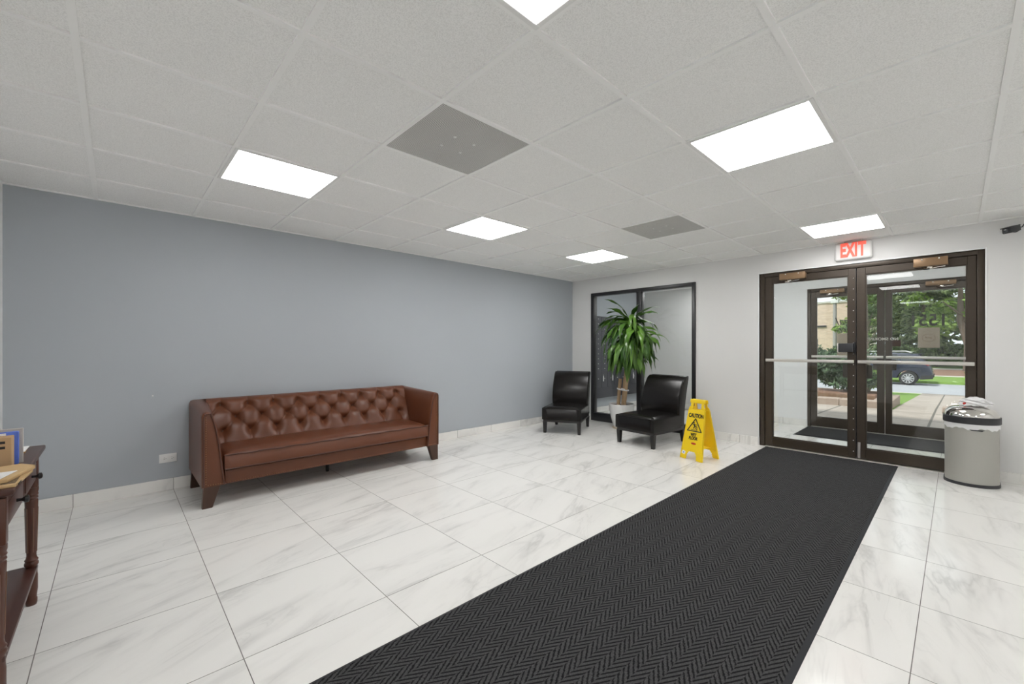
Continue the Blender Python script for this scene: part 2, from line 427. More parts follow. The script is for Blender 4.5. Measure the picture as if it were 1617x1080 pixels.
def props(o, label=None, cat=None, group=None, kind=None):
    if label: o['label'] = label
    if cat: o['category'] = cat
    if group: o['group'] = group
    if kind: o['kind'] = kind
    return o
def put(name, me, parent=None, loc=(0, 0, 0), rz=0.0):
    o = bpy.data.objects.new(name, me); COL.objects.link(o)
    o.location = loc; o.rotation_euler = (0, 0, rz)
    if parent: o.parent = parent
    return o
def part(name, g, mat, parent, smooth=True, label=None, angle=40):
    o = put(name, g.mesh(name, MAT[mat], smooth, angle), parent)
    if label: o['label'] = label
    return o
def thing(name, label, cat, loc=(0, 0, 0), rz=0.0, group=None, kind=None):
    o = bpy.data.objects.new(name, None); COL.objects.link(o)
    o.empty_display_size = 0.1
    o.location = loc; o.rotation_euler = (0, 0, rz)
    return props(o, label, cat, group, kind)
def solo(name, g, mat, label, cat, loc=(0, 0, 0), rz=0.0, group=None, kind=None, angle=40):
    o = put(name, g.mesh(name, MAT[mat], True, angle), None, loc, rz)
    return props(o, label, cat, group, kind)
def struct(name, g, mat, label, cat='setting', loc=(0, 0, 0)):
    return solo(name, g, mat, label, cat, loc, kind='structure')
def copy_tree(src, loc, rz, label):
    c = src.copy(); COL.objects.link(c); c.location = loc; c.rotation_euler = (0, 0, rz); c['label'] = label
    for ch in list(src.children):
        d = ch.copy(); COL.objects.link(d); d.parent = c
        for g in list(ch.children):
            e = g.copy(); COL.objects.link(e); e.parent = d
    return c
def text_geo(txt, size, depth=0.001, align='CENTER', shear=0.0, spacing=1.0, bold=0.0):
    cu = bpy.data.curves.new('txt', 'FONT'); cu.body = txt; cu.size = size; cu.extrude = depth / 2
    cu.align_x = align; cu.align_y = 'CENTER'; cu.shear = shear; cu.space_character = spacing; cu.offset = bold
    o = bpy.data.objects.new('txt', cu); COL.objects.link(o)
    dg = bpy.context.evaluated_depsgraph_get(); dg.update()
    me = o.evaluated_get(dg).to_mesh()
    vs_ = [v.co.copy() for v in me.vertices]; fs = [tuple(p.vertices) for p in me.polygons]
    o.evaluated_get(dg).to_mesh_clear()
    bpy.data.objects.remove(o); bpy.data.curves.remove(cu)
    return vs_, fs
def text_on_y(g, txt, size, x, y, z, mirror=False, depth=0.002, sx=1.0, **kw):
    """text standing in an XZ plane, read from -Y (mirror: read from +Y)"""
    vs_, fs = text_geo(txt, size, depth, **kw)
    s = -sx if mirror else sx
    out = [(x + v.x * s, y - v.z, z + v.y) for v in vs_]
    if mirror: fs = [tuple(reversed(f)) for f in fs]
    g.raw(out, fs)

# =================================================================== SETTING
g = G(); g.box(XL - 0.1, XR + 0.1, YB - 0.1, 8.0, -0.1, 0.0)
struct('floor', g, 'marble', 'white marble-veined square tile floor')

# ceiling tiles and the bars between them
g = G(); g.box(XL - 0.1, XR + 0.1, YB - 0.1, 8.3, CEIL + 0.0075, CEIL + 0.06)
struct('ceiling', g, 'ceiling', 'white speckled drop ceiling tiles')
g = G()
for j in range(-6, 6):
    x = gx(j)
    if XL < x < XR: g.box(x - 0.012, x + 0.012, YB, YD, CEIL - 0.001, CEIL + 0.008)
for i in range(-3, 9):
    y = gy(i)
    if YB < y < YD: g.box(XL, XR, y - 0.012, y + 0.012, CEIL - 0.0012, CEIL + 0.008)
g.box(XL, XL + 0.02, YB, YD, CEIL - 0.001, CEIL + 0.01)
g.box(XL, XR, YD - 0.02, YD, CEIL - 0.0011, CEIL + 0.01)
struct('trim_1', g, 'tbar', 'white metal grid of the drop ceiling')
g = G(); g.box(XL - 0.3, 7.0, YB - 0.3, 8.75, CEIL + 0.062, CEIL + 0.9)  # unseen slab, added to keep sky light out of the rooms
struct('roof', g, 'wall_grey', 'unseen roof slab over the lobby, added to block sky light', 'roof')

g = G(); g.box(XL - 0.15, XL, YB - 0.1, 8.45, -0.1, CEIL + 0.06)
struct('wall_left', g, 'wall_blue', 'blue-grey painted wall behind the sofa', 'wall')
g = G(); g.box(XL - 0.15, XR + 0.15, YB - 0.12, YB, -0.1, CEIL + 0.06)
struct('wall_back', g, 'wall_white', 'light grey wall behind the console table', 'wall')
g = G(); g.box(XR, XR + 0.15, YB - 0.1, YD + 0.12, -0.1, CEIL + 0.06)
struct('wall_right', g, 'wall_white', 'light grey wall on the right', 'wall')
# door wall: openings for the interior window and for the double door
DX0, DX1, DZ1 = -1.688, 0.182, 2.128
WX0, WX1, WZ1 = -4.222, -2.474, 2.122
TW = 0.12
g = G()
g.box(XL, WX0, YD, YD + TW, 0, CEIL + 0.05)
g.box(WX0, WX1, YD, YD + TW, WZ1, CEIL + 0.05)
g.box(WX1, DX0, YD, YD + TW, 0, CEIL + 0.05)
g.box(DX0, DX1, YD, YD + TW, DZ1, CEIL + 0.05)
g.box(DX1, XR + 0.1, YD, YD + TW, 0, CEIL + 0.05)
struct('wall_front', g, 'wall_grey', 'light grey wall with the window and the double door', 'wall')
# corner bead of the plaster round the door opening
g = G()
g.box(DX0 - 0.012, DX0, YD - 0.004, YD + 0.03, 0.1, DZ1 + 0.012, 0.002)
g.box(DX1, DX1 + 0.012, YD - 0.004, YD + 0.03, 0.1, DZ1 + 0.012, 0.002)
g.box(DX0, DX1, YD - 0.004, YD + 0.03, DZ1, DZ1 + 0.012, 0.002)
struct('trim_2', g, 'wall_white', 'thin white plaster edge round the door frame')
# tile skirting
BH, BT = 0.098, 0.011
def skirt(name, x0, x1, y0, y1, label):
    g = G(); g.box(x0, x1, y0, y1, 0, BH, 0.002, 1)
    struct(name, g, 'marble', label, 'baseboard')
skirt('baseboard_left', XL, XL + BT, YB, YD, 'white marble tile skirting along the blue-grey wall')
skirt('baseboard_front_corner', XL + BT, WX0, YD - BT, YD, 'short white tile skirting in the corner left of the window')
skirt('baseboard_front_centre', WX1, DX0 - 0.013, YD - BT, YD, 'white tile skirting between window and double door')
skirt('baseboard_front_right', DX1 + 0.013, XR, YD - BT, YD, 'white tile skirting behind the bin')
skirt('baseboard_back', XL + BT, XR, YB, YB + BT, 'white tile skirting behind the console table')
skirt('baseboard_right', XR - BT, XR, YB + BT, YD - BT, 'white tile skirting along the right wall')

# small dark scuff mark and nail hole on the blue wall
g = G(); g.sphere((0, 0, 0), (0.002, 0.006, 0.006))
solo('wall_plug', g, 'white_plastic', 'tiny white filled hole on the blue-grey wall left of the sofa', 'wall plug', (XL + 0.001, 0.23, 0.811))

# ---------------- mail room behind the interior window
MX1, MY1 = -2.30, 8.24
g = G()
g.box(XL, MX1 + 0.1, MY1, MY1 + 0.12, -0.1, CEIL + 0.05)
g.box(-2.44, -2.30, 8.06, MY1 + 0.01, 0, CEIL + 0.05)
struct('wall_mail_room', g, 'wall_grey', 'light grey wall of the mail room behind the right pane', 'wall')
g = G(); g.box(MX1, MX1 + 0.12, YD + TW, MY1, -0.1, CEIL + 0.05)
struct('wall_vestibule_left', g, 'wall_white', 'white side wall of the vestibule', 'wall')
skirt('baseboard_mail_room', XL + BT, -2.45, MY1 - BT, MY1, 'tile skirting in the mail room')
skirt('baseboard_mail_room_left', XL, XL + BT, YD + TW, MY1 - BT, 'tile skirting under the mailboxes')

# ---------------- vestibule and its outer wall
OY = 7.80
OX0, OX1, OZ1 = -1.590, 0.200, 2.118
g = G()
g.box(MX1 + 0.12, OX0, OY, OY + 0.30, -0.1, CEIL + 0.9)
g.box(OX0, OX1, OY, OY + 0.30, OZ1, CEIL + 0.9)
g.box(OX1, 7.0, OY, OY + 0.30, -0.1, CEIL + 0.9)
struct('wall_vestibule_front', g, 'wall_white', 'white outer wall round the street doors', 'wall')
g = G(); g.box(0.75, 0.87, YD + TW, OY, -0.1, CEIL + 0.05)
struct('wall_vestibule_right', g, 'wall_white', 'white right wall of the vestibule', 'wall')
skirt('baseboard_vestibule', MX1 + 0.12, OX0 - 0.005, OY - BT, OY, 'tile skirting in the vestibule')

# =================================================================== INTERIOR WINDOW
w = thing('window_1', 'black framed two-pane interior window looking into the mail room', 'window', ((WX0 + WX1) / 2, YD, 0), kind='structure')
hx = (WX1 - WX0) / 2
g = G()
g.box(-hx, -hx + 0.05, -0.02, 0.085, 0, WZ1, 0.003)
g.box(hx - 0.05, hx, -0.02, 0.085, 0, WZ1, 0.003)
g.box(-hx + 0.05, hx - 0.05, -0.02, 0.085, WZ1 - 0.05, WZ1, 0.003)
g.box(-hx + 0.05, hx - 0.05, -0.025, 0.085, 0, 0.13, 0.003)
part('window_frame', g, 'black_alu', w)
mxl = -3.335 - (WX0 + WX1) / 2
g = G(); g.box(mxl - 0.037, mxl + 0.037, -0.022, 0.085, 0.13, WZ1 - 0.05, 0.003)
part('mullion', g, 'black_alu', w)
g = G(); g.box(-hx + 0.05, mxl - 0.037, 0.030, 0.036, 0.13, WZ1 - 0.05); part('pane', g, 'glass', w)
g = G(); g.box(mxl + 0.037, hx - 0.05, 0.030, 0.036, 0.13, WZ1 - 0.05); part('pane', g, 'glass', w)

# mailbox bank on the left wall of the mail room
mb = thing('mailbox_bank', 'charcoal mailbox bank with rows of small locked doors, behind the left window pane', 'mailboxes', (XL + 0.001, 7.1, 0))
g = G(); g.box(0, 0.055, -1.0, 1.08, 0.27, 1.80, 0.004); part('cabinet', g, 'mailbox', mb)
dmesh = {}
k = 0
for c in range(8):
    y0 = 6.42 - 7.1 + c * 0.205 + (0.02 if c >= 3 else 0)
    for r in range(12):
        small = r < 11
        z1 = 1.785 - r * 0.0925
        h = 0.086 if small else 0.30
        key = (small)
        if key not in dmesh:
            q = G(); q.box(0, 0.007, 0.003, 0.198, -h, 0, 0.002, 1); dm = q.mesh('mailbox_door', MAT['mailbox'])
            q = G(); q.lathe([(0.009, 0), (0.009, 0.006), (0.006, 0.008)], M=Matrix.Translation((0.007, 0.10, -h * 0.45)) @ Matrix.Rotation(pi / 2, 4, 'Y'), seg=10); lm = q.mesh('lock', MAT['screw'])
            dmesh[key] = (dm, lm)
        dm, lm = dmesh[key]
        d = put('mailbox_door', dm, mb, (0.055, y0, z1)); put('lock', lm, d)
for yy, zz in ((6.68, 0.63), (6.99, 0.63), (7.75, 0.63)):
    g = G(); g.box(0.066, 0.068, yy - 7.1 - 0.014, yy - 7.1 + 0.014, zz - 0.05, zz + 0.05)
    g.tube([(0.063, yy - 7.1, zz + 0.08), (0.067, yy - 7.1, zz + 0.05)], 0.003)
    part('key_tag', g, 'white_plastic', mb, label='white key tag hanging from a mailbox lock')

# =================================================================== DOORS
RIVET = None
def door_pair(prefix, xs, Y, z_head, z_glass0, z_glass1, z_bar, labels, right_bottom, closer_side):
    """xs: frame outer, leaf outer, glass0, glass1, leaf end, leaf start, glass0, glass1, leaf outer, frame outer"""
    fo0, lo0, g0, g1, le, ls, h0, h1, lo1, fo1 = xs
    fr = G()
    fr.box(fo0, lo0 - 0.004, Y + 0.012, Y + 0.105, 0, z_head, 0.003)
    fr.box(lo1 + 0.004, fo1, Y + 0.012, Y + 0.105, 0, z_head, 0.003)
    fr.box(lo0 - 0.004, lo1 + 0.004, Y + 0.012, Y + 0.105, z_head - 0.045, z_head, 0.003)
    # door stops
    fr.box(lo0 - 0.004, lo0 + 0.010, Y + 0.075, Y + 0.103, 0, z_head - 0.045)
    fr.box(lo1 - 0.010, lo1 + 0.004, Y + 0.075, Y + 0.103, 0, z_head - 0.045)
    fr.box(lo0, lo1, Y + 0.075, Y + 0.103, z_head - 0.062, z_head - 0.045)
    struct('trim_' + prefix[0], fr, 'bronze', labels[0], 'door frame')
    th = G(); th.box(lo0, lo1, Y - 0.01, Y + 0.105, 0, 0.008, 0.002); struct('trim_' + prefix[1], th, 'alu', labels[3], 'threshold')
    leaves = []
    zt = z_head - 0.049
    for side, (a, p, q, b), lab in (('l', (lo0, g0, g1, le), labels[1]), ('r', (ls, h0, h1, lo1), labels[2])):
        ox = a if side == 'l' else b
        d = thing('door_' + prefix[2 if side == 'l' else 3], lab, 'door', (ox, Y + 0.045, 0), kind='structure')
        def X(x): return x - ox
        zb, zg0 = 0.012, (z_glass0 if side == 'l' else right_bottom)
        q_ = G()
        q_.box(X(a), X(p), -0.022, 0.022, zb, zt, 0.002, 1)
        q_.box(X(q), X(b), -0.022, 0.022, zb, zt, 0.002, 1)
        q_.box(X(p), X(q), -0.022, 0.022, zb, zg0, 0.002, 1)
        q_.box(X(p), X(q), -0.022, 0.022, z_glass1, zt, 0.002, 1)
        # glazing beads
        e = 0.010
        q_.box(X(p), X(p) + e, -0.014, 0.014, zg0, z_glass1); q_.box(X(q) - e, X(q), -0.014, 0.014, zg0, z_glass1)
        q_.box(X(p) + e, X(q) - e, -0.014, 0.014, zg0, zg0 + e); q_.box(X(p) + e, X(q) - e, -0.014, 0.014, z_glass1 - e, z_glass1)
        part('door_frame', q_, 'bronze', d)
        q_ = G(); q_.box(X(p) + 0.002, X(q) - 0.002, -0.003, 0.003, zg0 + 0.002, z_glass1 - 0.002); part('pane', q_, 'glass', d)
        # push bar across the leaf
        ba, bb = (X(a) + 0.012, X(b) - 0.012)
        q_ = G(); q_.box(ba, bb, -0.062, -0.036, z_bar - 0.017, z_bar + 0.017, 0.004)
        pb = part('push_bar', q_, 'alu', d)
        q_ = G()
        for bx in (ba + 0.02, bb - 0.05): q_.box(bx, bx + 0.03, -0.040, -0.021, z_bar - 0.012, z_bar + 0.012, 0.002)
        part('bracket', q_, 'dark_plastic', pb)
        # pull plate on the far side next to the meeting stile
        px0 = X(q) - 0.055 if side == 'l' else X(p) - 0.002
        q_ = G(); q_.box(px0, px0 + 0.055, 0.022, 0.030, z_bar - 0.18, z_bar - 0.035, 0.002); part('pull_plate', q_, 'bronze', d)
        leaves.append((d, ox))
    return leaves
inner = door_pair(('3', '4', '1', '2'), (DX0, -1.628, -1.552, -0.816, -0.752, -0.745, -0.672, 0.071, 0.129, DX1), YD, DZ1, 0.115, 2.005, 1.062,
    ('dark bronze frame round the double door to the vestibule', 'left leaf of the dark bronze double door, with black lock box',
     'right leaf of the dark bronze double door, behind the steel bin', 'metal threshold under the inner double door'), 0.125, None)
outer = door_pair(('5', '6', '3', '4'), (OX0, -1.545, -1.480, -0.762, -0.690, -0.684, -0.622, 0.085, 0.150, OX1), OY, OZ1, 0.150, 1.985, 1.080,
    ('dark frame round the street doors across the vestibule', 'left leaf of the street doors across the vestibule',
     'right leaf of the street doors with the mirrored house number', 'metal threshold under the street doors'), 0.150, None)

def closer(parent, x0, x1, z0, z1, arm_x):
    g = G(); g.box(x0, x1, -0.095, -0.024, z0, z1, 0.004)
    c = part('door_closer', g, 'tan_metal', parent, label='tan painted door closer box')
    g = G(); g.box(arm_x - 0.02, arm_x + 0.02, -0.075, -0.040, z0 - 0.018, z0, 0.004)
    g.tube([(arm_x, -0.060, z0 - 0.022), (arm_x + 0.11, -0.115, z0 - 0.018)], 0.006)
    g.tube([(arm_x - 0.045, -0.055, z0 - 0.02), (arm_x, -0.060, z0 - 0.022)], 0.010)
    part('closer_arm', g, 'chrome', c)
    g = G()
    for sx in (0.25, 0.75): g.sphere((x0 + (x1 - x0) * sx, -0.096, z1 - 0.014), 0.007)
    part('screw', g, 'screw', c)
(dl, oxl), (dr, oxr) = inner
closer(dl, -1.46 - oxl, -1.20 - oxl, 2.022, 2.098, -1.36 - oxl)
closer(dr, -0.295 - oxr, -0.055 - oxr, 2.016, 2.096, -0.18 - oxr)
g = G(); g.box(-0.905 - oxl, -0.765 - oxl, -0.075, -0.021, 1.165, 1.262, 0.006)
lk = part('lock_box', g, 'dark_plastic', dl, label='black rim lock box')
g = G(); g.box(-0.908 - oxl, -0.895 - oxl, -0.0755, -0.02, 1.163, 1.264, 0.003); part('lock_edge', g, 'alu', lk)
g = G(); g.box(-0.765 - oxl, -0.754 - oxl, -0.05, -0.02, 1.15, 1.275, 0.002); part('strike_plate', g, 'black_alu', lk)
rm = None
zz = 0.085
while zz < 2.02:
    if rm is None:
        q = G(); q.sphere((0, 0, 0), (0.0055, 0.004, 0.0055), u=8, v=6); rm = q.mesh('rivet', MAT['screw'])
    put('rivet', rm, dl, (-0.772 - oxl, -0.0225, zz)); zz += 0.118
g = G(); g.box(-0.752 - oxl, -0.7475 - oxl, -0.026, 0.024, 0.012, 2.078); part('astragal', g, 'black_alu', dl)
g = G(); g.box(-0.735 - oxr, -0.712 - oxr, -0.036, -0.021, 0.02, 0.19, 0.003)
g.box(-0.731 - oxr, -0.716 - oxr, -0.042, -0.036, 0.12, 0.16, 0.002)
part('flush_bolt', g, 'pole_grey', dr, label='grey metal flush bolt')

(d3, ox3), (d4, ox4) = outer
closer(d3, -1.42 - ox3, -1.13 - ox3, 2.030, 2.085, -1.30 - ox3)
closer(d4, -0.28 - ox4, 0.0 - ox4, 2.028, 2.085, -0.13 - ox4)
# lettering and stickers on the street doors, read from the street (mirrored from inside)
def decal(parent, name, mat, fn, label):
    g = G(); fn(g); part(name, g, mat, parent, smooth=False, label=label)
yl = 0.0045
decal(d4, 'house_number', 'letter_dark', lambda g: text_on_y(g, '1551', 0.215, -0.260 - ox4, yl, 1.572, True, sx=0.84, bold=0.004, spacing=1.05), 'dark vinyl house number, mirrored')
decal(d4, 'sticker', 'tan_sticker', lambda g: g.box(-0.356 - ox4, -0.150 - ox4, yl - 0.001, yl + 0.001, 1.212, 1.480, 0.0006, 1), 'tan back of a square sticker')
def oval(g):
    pts = [(-0.253 - ox4 + 0.062 * cos(t), -0.0042, 1.345 + 0.050 * sin(t)) for t in np.linspace(0, 2 * pi, 25)]
    g.tube(pts, 0.0022, 6)
    g.box(-0.285 - ox4, -0.222 - ox4, -0.005, -0.0036, 1.342, 1.350)
    g.box(-0.285 - ox4, -0.272 - ox4, -0.005, -0.0036, 1.350, 1.362)
    g.box(-0.236 - ox4, -0.222 - ox4, -0.005, -0.0036, 1.335, 1.342)
decal(d4, 'sticker_print', 'sticker_line', oval, 'faint oval print on the tan sticker')
decal(d4, 'small_sticker', 'maroon', lambda g: g.box(-0.612 - ox4, -0.525 - ox4, yl - 0.001, yl + 0.001, 1.232, 1.318), 'small maroon sticker')
decal(d3, 'paper_notice', 'tan_sticker', lambda g: g.box(-1.225 - ox3, -0.935 - ox3, yl - 0.001, yl + 0.001, 1.255, 1.425), 'tan paper notice, upper')
decal(d3, 'paper_notice', 'tan_sticker', lambda g: g.box(-1.225 - ox3, -0.935 - ox3, yl - 0.001, yl + 0.001, 1.10, 1.247), 'tan paper notice, lower')
decal(d3, 'lettering', 'letter_dark', lambda g: (text_on_y(g, 'Regal', 0.155, -1.065 - ox3, yl, 1.600, True, shear=0.35, sx=0.95),
      text_on_y(g, 'Court', 0.145, -1.035 - ox3, yl, 1.480, True, shear=0.35, sx=0.9)), 'dark slanted vinyl lettering, mirrored')
# NO SMOKING on the inner right leaf, mirrored as it faces the vestibule
decal(dr, 'lettering', 'letter_white', lambda g: text_on_y(g, 'NO SMOKING', 0.040, -0.543 - oxr, yl + 0.001, 1.305, True, bold=0.001, spacing=1.05), 'white vinyl no smoking lettering, mirrored')

# exit sign, over the doors, touching the ceiling
ex = thing('exit_sign', 'white exit sign with lit red letters above the double door', 'exit sign', (-0.768, YD, 2.262))
g = G(); g.box(-0.158, 0.158, -0.055, 0.0, -0.094, 0.092, 0.022, 4); part('housing', g, 'white_plastic', ex)
g = G(); g.box(-0.075, 0.075, -0.050, -0.004, 0.092, CEIL - 2.262 - 0.002, 0.004); part('canopy', g, 'steel', ex)
for ch, x in (('E', -0.083), ('X', -0.022), ('I', 0.028), ('T', 0.078)):
    g = G(); text_on_y(g, ch, 0.200, x, -0.0565, 0.002, depth=0.003, sx=0.50, bold=0.009)
    part('letter', g, 'exit_red', ex, smooth=False, label='red letter ' + ch)

# security camera on the wall right of the door
sc_ = thing('security_camera', 'small black security camera on the wall at the upper right, beside the double door', 'camera', (0.36, YD, 2.27))
g = G(); g.lathe([(0.028, 0), (0.028, 0.012), (0.012, 0.02), (0.010, 0.055)], seg=16, M=Matrix.Rotation(pi / 2, 4, 'X')); part('mount', g, 'dark_plastic', sc_)
Mb = Matrix.Translation((-0.012, -0.085, -0.010)) @ Matrix.Rotation(radians(-28), 4, 'Z') @ Matrix.Rotation(radians(14), 4, 'X')
g = G(); g.box(-0.030, 0.030, -0.105, 0.035, -0.024, 0.024, 0.008, M=Mb)
g.box(-0.034, 0.034, -0.115, 0.025, 0.020, 0.030, 0.003, M=Mb); bd = part('body', g, 'dark_plastic', sc_)
g = G(); g.lathe([(0.017, 0), (0.017, 0.008), (0.011, 0.010)], seg=16, M=Mb @ Matrix.Translation((0, -0.103, 0)) @ Matrix.Rotation(pi / 2, 4, 'X')); part('lens', g, 'car_glass', bd)
g = G(); g.tube([(0.020, -0.075, 0.0), (0.035, -0.05, 0.004), (0.050, -0.03, 0.03), (0.062, -0.02, 0.065), (0.075, -0.012, CEIL - 2.27)], 0.0045); part('cable', g, 'dark_plastic', sc_)

# =================================================================== CEILING LIGHTS AND GRILLES
def light_panel(i, j, label, loc=None, k=1.0):
    t = light_panel_(i, j, label, loc=loc)
    if k != 1.0:      # output set per panel, brightening the far end and dimming the near right
        key = 'light_diffuser_%d' % round(k * 100)
        if key not in MAT: MAT[key] = simple(key, (0.9, 0.9, 0.9), 0.5, emit=(1.0, 0.99, 0.975, PANEL * k))
        for c in t.children:
            if c.name.startswith('diffuser'):
                c.data = c.data.copy(); c.data.materials[0] = MAT[key]
    return t
def light_panel_(i, j, label, first=[None], loc=None):
    x, y = (loc if loc else ((gx(j) + gx(j + 1)) / 2, (gy(i) + gy(i + 1)) / 2))
    if first[0] is None:
        t = thing('ceiling_light', label, 'ceiling light', (x, y, CEIL), group='square ceiling light panels')
        a, b = 0.2886, 0.2940
        g = G()
        for s in (-1, 1):
            g.box(s * a - 0.011, s * a + 0.011, -b - 0.011, b + 0.011, -0.003, 0.010, 0.002, 1)
            g.box(-a + 0.011, a - 0.011, s * b - 0.011, s * b + 0.011, -0.003, 0.010, 0.002, 1)
        part('bezel', g, 'white_plastic', t)
        g = G(); g.box(-a + 0.011, a - 0.011, -b + 0.011, b - 0.011, 0.0, 0.006); part('diffuser', g, 'panel_light', t)
        first[0] = t
        return t
    return copy_tree(first[0], (x, y, CEIL), 0, label)
light_panel(-1, -1, 'lit square ceiling panel cut off at the top edge of the photo', k=0.88)
light_panel(-1, 3, 'lit square ceiling panel nearest the left end of the blue-grey wall')
light_panel(2, 3, 'lit square ceiling panel between the near grey grille and the sofa wall', k=1.2)
light_panel(5, 3, 'smallest lit ceiling panel, far corner above the window', k=1.55)
light_panel(2, -1, 'largest fully seen lit ceiling panel, right of the near grey grille', k=0.85)
light_panel(6, -1, 'lit square ceiling panel just in front of the exit sign', k=1.25)
light_panel(-1, -5, 'lit square ceiling panel behind and right of the viewer', k=0.9)
light_panel(5, -5, 'lit square ceiling panel in the front right corner', k=0.9)
light_panel(0, 0, 'unseen square ceiling panel added to brighten the mail room, nearer the window', loc=(-3.2, 6.45), k=0.8)  # both mail room panels are out of view, added to brighten it
light_panel(0, 0, 'unseen square ceiling panel added to brighten the mail room, nearer its far wall', loc=(-3.2, 7.55), k=0.8)
light_panel(0, 0, 'unseen square ceiling panel added to brighten the vestibule, left of the doors', loc=(-1.6, 6.26))  # vestibule panels: added as extra light, hidden from the camera
light_panel(0, 0, 'unseen square ceiling panel added to brighten the vestibule, above the mat', loc=(-0.3, 6.26))

def grille(i, j, label, first=[None]):
    x, y = (gx(j) + gx(j + 1)) / 2, (gy(i) + gy(i + 1)) / 2
    if first[0] is None:
        t = thing('ceiling_vent', label, 'air vent', (x, y, CEIL), group='perforated ceiling vents')
        g = G(); g.box(-0.2875, 0.2875, -0.293, 0.293, 0.0005, 0.012, 0.002, 1); part('perforated_panel', g, 'perf', t)
        for sx, sy in ((-1, -1), (1, -1), (-1, 1), (1, 1)):
            g = G(); g.lathe([(0.009, 0), (0.008, -0.003), (0.003, -0.004)], sx * 0.065, sy * 0.065, 0.0005, 12); part('screw', g, 'screw', t)
        first[0] = t; return t
    return copy_tree(first[0], (x, y, CEIL), 0, label)
grille(0, 1, 'nearer grey perforated ceiling vent, with four screws')
grille(4, 1, 'farther grey perforated ceiling vent, toward the window wall')

# =================================================================== FLOOR MAT
def mat_thing(name, x0, x1, y0, y1, label):
    t = thing(name, label, 'floor mat', ((x0 + x1) / 2, (y0 + y1) / 2, 0))
    hx_, hy_ = (x1 - x0) / 2, (y1 - y0) / 2
    e = 0.022
    g = G(); g.box(-hx_ + e, hx_ - e, -hy_ + e, hy_ - e, 0.002, 0.010); part('pile', g, 'herring', t)
    g = G()
    g.prism([(-hx_, 0.0005), (-hx_ + e + 0.002, 0.0005), (-hx_ + e + 0.002, 0.009), (-hx_ + 0.006, 0.004)], 'y', -hy_, hy_)
    g.prism([(hx_, 0.0005), (hx_ - 0.006, 0.004), (hx_ - e - 0.002, 0.009), (hx_ - e - 0.002, 0.0005)], 'y', -hy_, hy_)
    g.box(-hx_, hx_, -hy_, -hy_ + e, 0.0005, 0.0045); g.box(-hx_, hx_, hy_ - e, hy_, 0.0005, 0.0045)
    part('rubber_edge', g, 'rubber', t)
    return t
mat_thing('entrance_mat', -1.610, -0.408, -0.35, 5.80, 'long charcoal herringbone runner mat leading to the double door')
mat_thing('vestibule_mat', -1.575, 0.30, 6.90, 7.77, 'dark mat across the vestibule floor, before the street doors')

# =================================================================== SOFA
SO = (-4.240, 1.518, 0)
sofa = thing('sofa', 'long brown leather sofa with button-tufted back against the blue-grey wall', 'sofa', SO)
def sx(x): return x - SO[0]
def sy(y): return y - SO[1]
HW = 1.047       # half width
XF, XB_ = sx(-3.872), sx(-4.612)
# arms: lofted between the back (upright) and the front (inner face leaning)
for s in (-1, 1):
    g = G(); t = bmesh.new()
    rings = []
    nT, nX = 14, 12
    for ix in range(nX + 1):
        f = ix / nX                      # 0 back, 1 front
        x = XB_ + (XF - XB_) * f
        top = 0.757 - 0.030 * f
        ring = []
        prof = []
        # outer side upward, over the top, down the inner side
        ti = 0.135 * (1 - f) + 0.068 * f     # inner offset at the top
        bi = 0.150
        prof.append((0.0, 0.160)); prof.append((0.0, 0.4)); prof.append((0.0, top - 0.03)); prof.append((0.009, top - 0.009)); prof.append((0.03, top))
        prof.append((ti - 0.03, top)); prof.append((ti - 0.009, top - 0.008)); prof.append((ti, top - 0.03))
        for kk in range(1, 8):
            h = kk / 8
            prof.append((ti + (bi - ti) * (h ** 0.62), (top - 0.03) * (1 - h) + 0.160 * h))
        prof.append((bi, 0.160))
        for o_, z in prof: ring.append(t.verts.new((x, s * (HW - o_), z)))
        rings.append(ring)
    n = len(rings[0])
    for a, b in zip(rings, rings[1:]):
        for k in range(n): t.faces.new((a[k], a[(k + 1) % n], b[(k + 1) % n], b[k]))
    f1 = t.faces.new(rings[0]); f2 = t.faces.new(list(reversed(rings[-1])))
    bmesh.ops.recalc_face_normals(t, faces=t.faces)
    bmesh.ops.bevel(t, geom=list(f2.edges), offset=0.008, segments=2, profile=0.5, affect='EDGES')
    g._merge(t)
    arm = part('arm', g, 'leather_brown', sofa, angle=50)
    # front panel with piping and nails
    top = 0.727
    def inner(z):
        h = max(0, min(1, (top - 0.03 - z) / (top - 0.03 - 0.16)))
        return 0.068 + (0.150 - 0.068) * (h ** 0.62)
    pp = [(XF + 0.003, s * (HW - 0.012), 0.168)] + [(XF + 0.003, s * (HW - 0.012), z) for z in (0.3, 0.5, 0.68)] + [(XF + 0.003, s * (HW - 0.020), 0.712), (XF + 0.003, s * (HW - 0.055), 0.714)]
    pp += [(XF + 0.003, s * (HW - inner(z) + 0.010), z) for z in (0.69, 0.64, 0.58, 0.5, 0.42, 0.34, 0.26, 0.168)]
    g = G(); g.tube(pp, 0.0055, 8); part('piping', g, 'leather_dark', arm)
    nm = None
    zz = 0.19
    pos = []
    while zz < 0.70: pos.append((HW - 0.026, zz)); zz += 0.0172
    yy = 0.040
    while yy < 0.135: pos.append((HW - yy, 0.176)); yy += 0.0155
    for yo, zo in pos:
        if nm is None:
            q = G(); q.sphere((0, 0, 0), (0.003, 0.0042, 0.0042), u=8, v=6); nm = q.mesh('nail', MAT['brass_nail'])
        put('nail', nm, arm, (XF + 0.001, s * yo, zo))
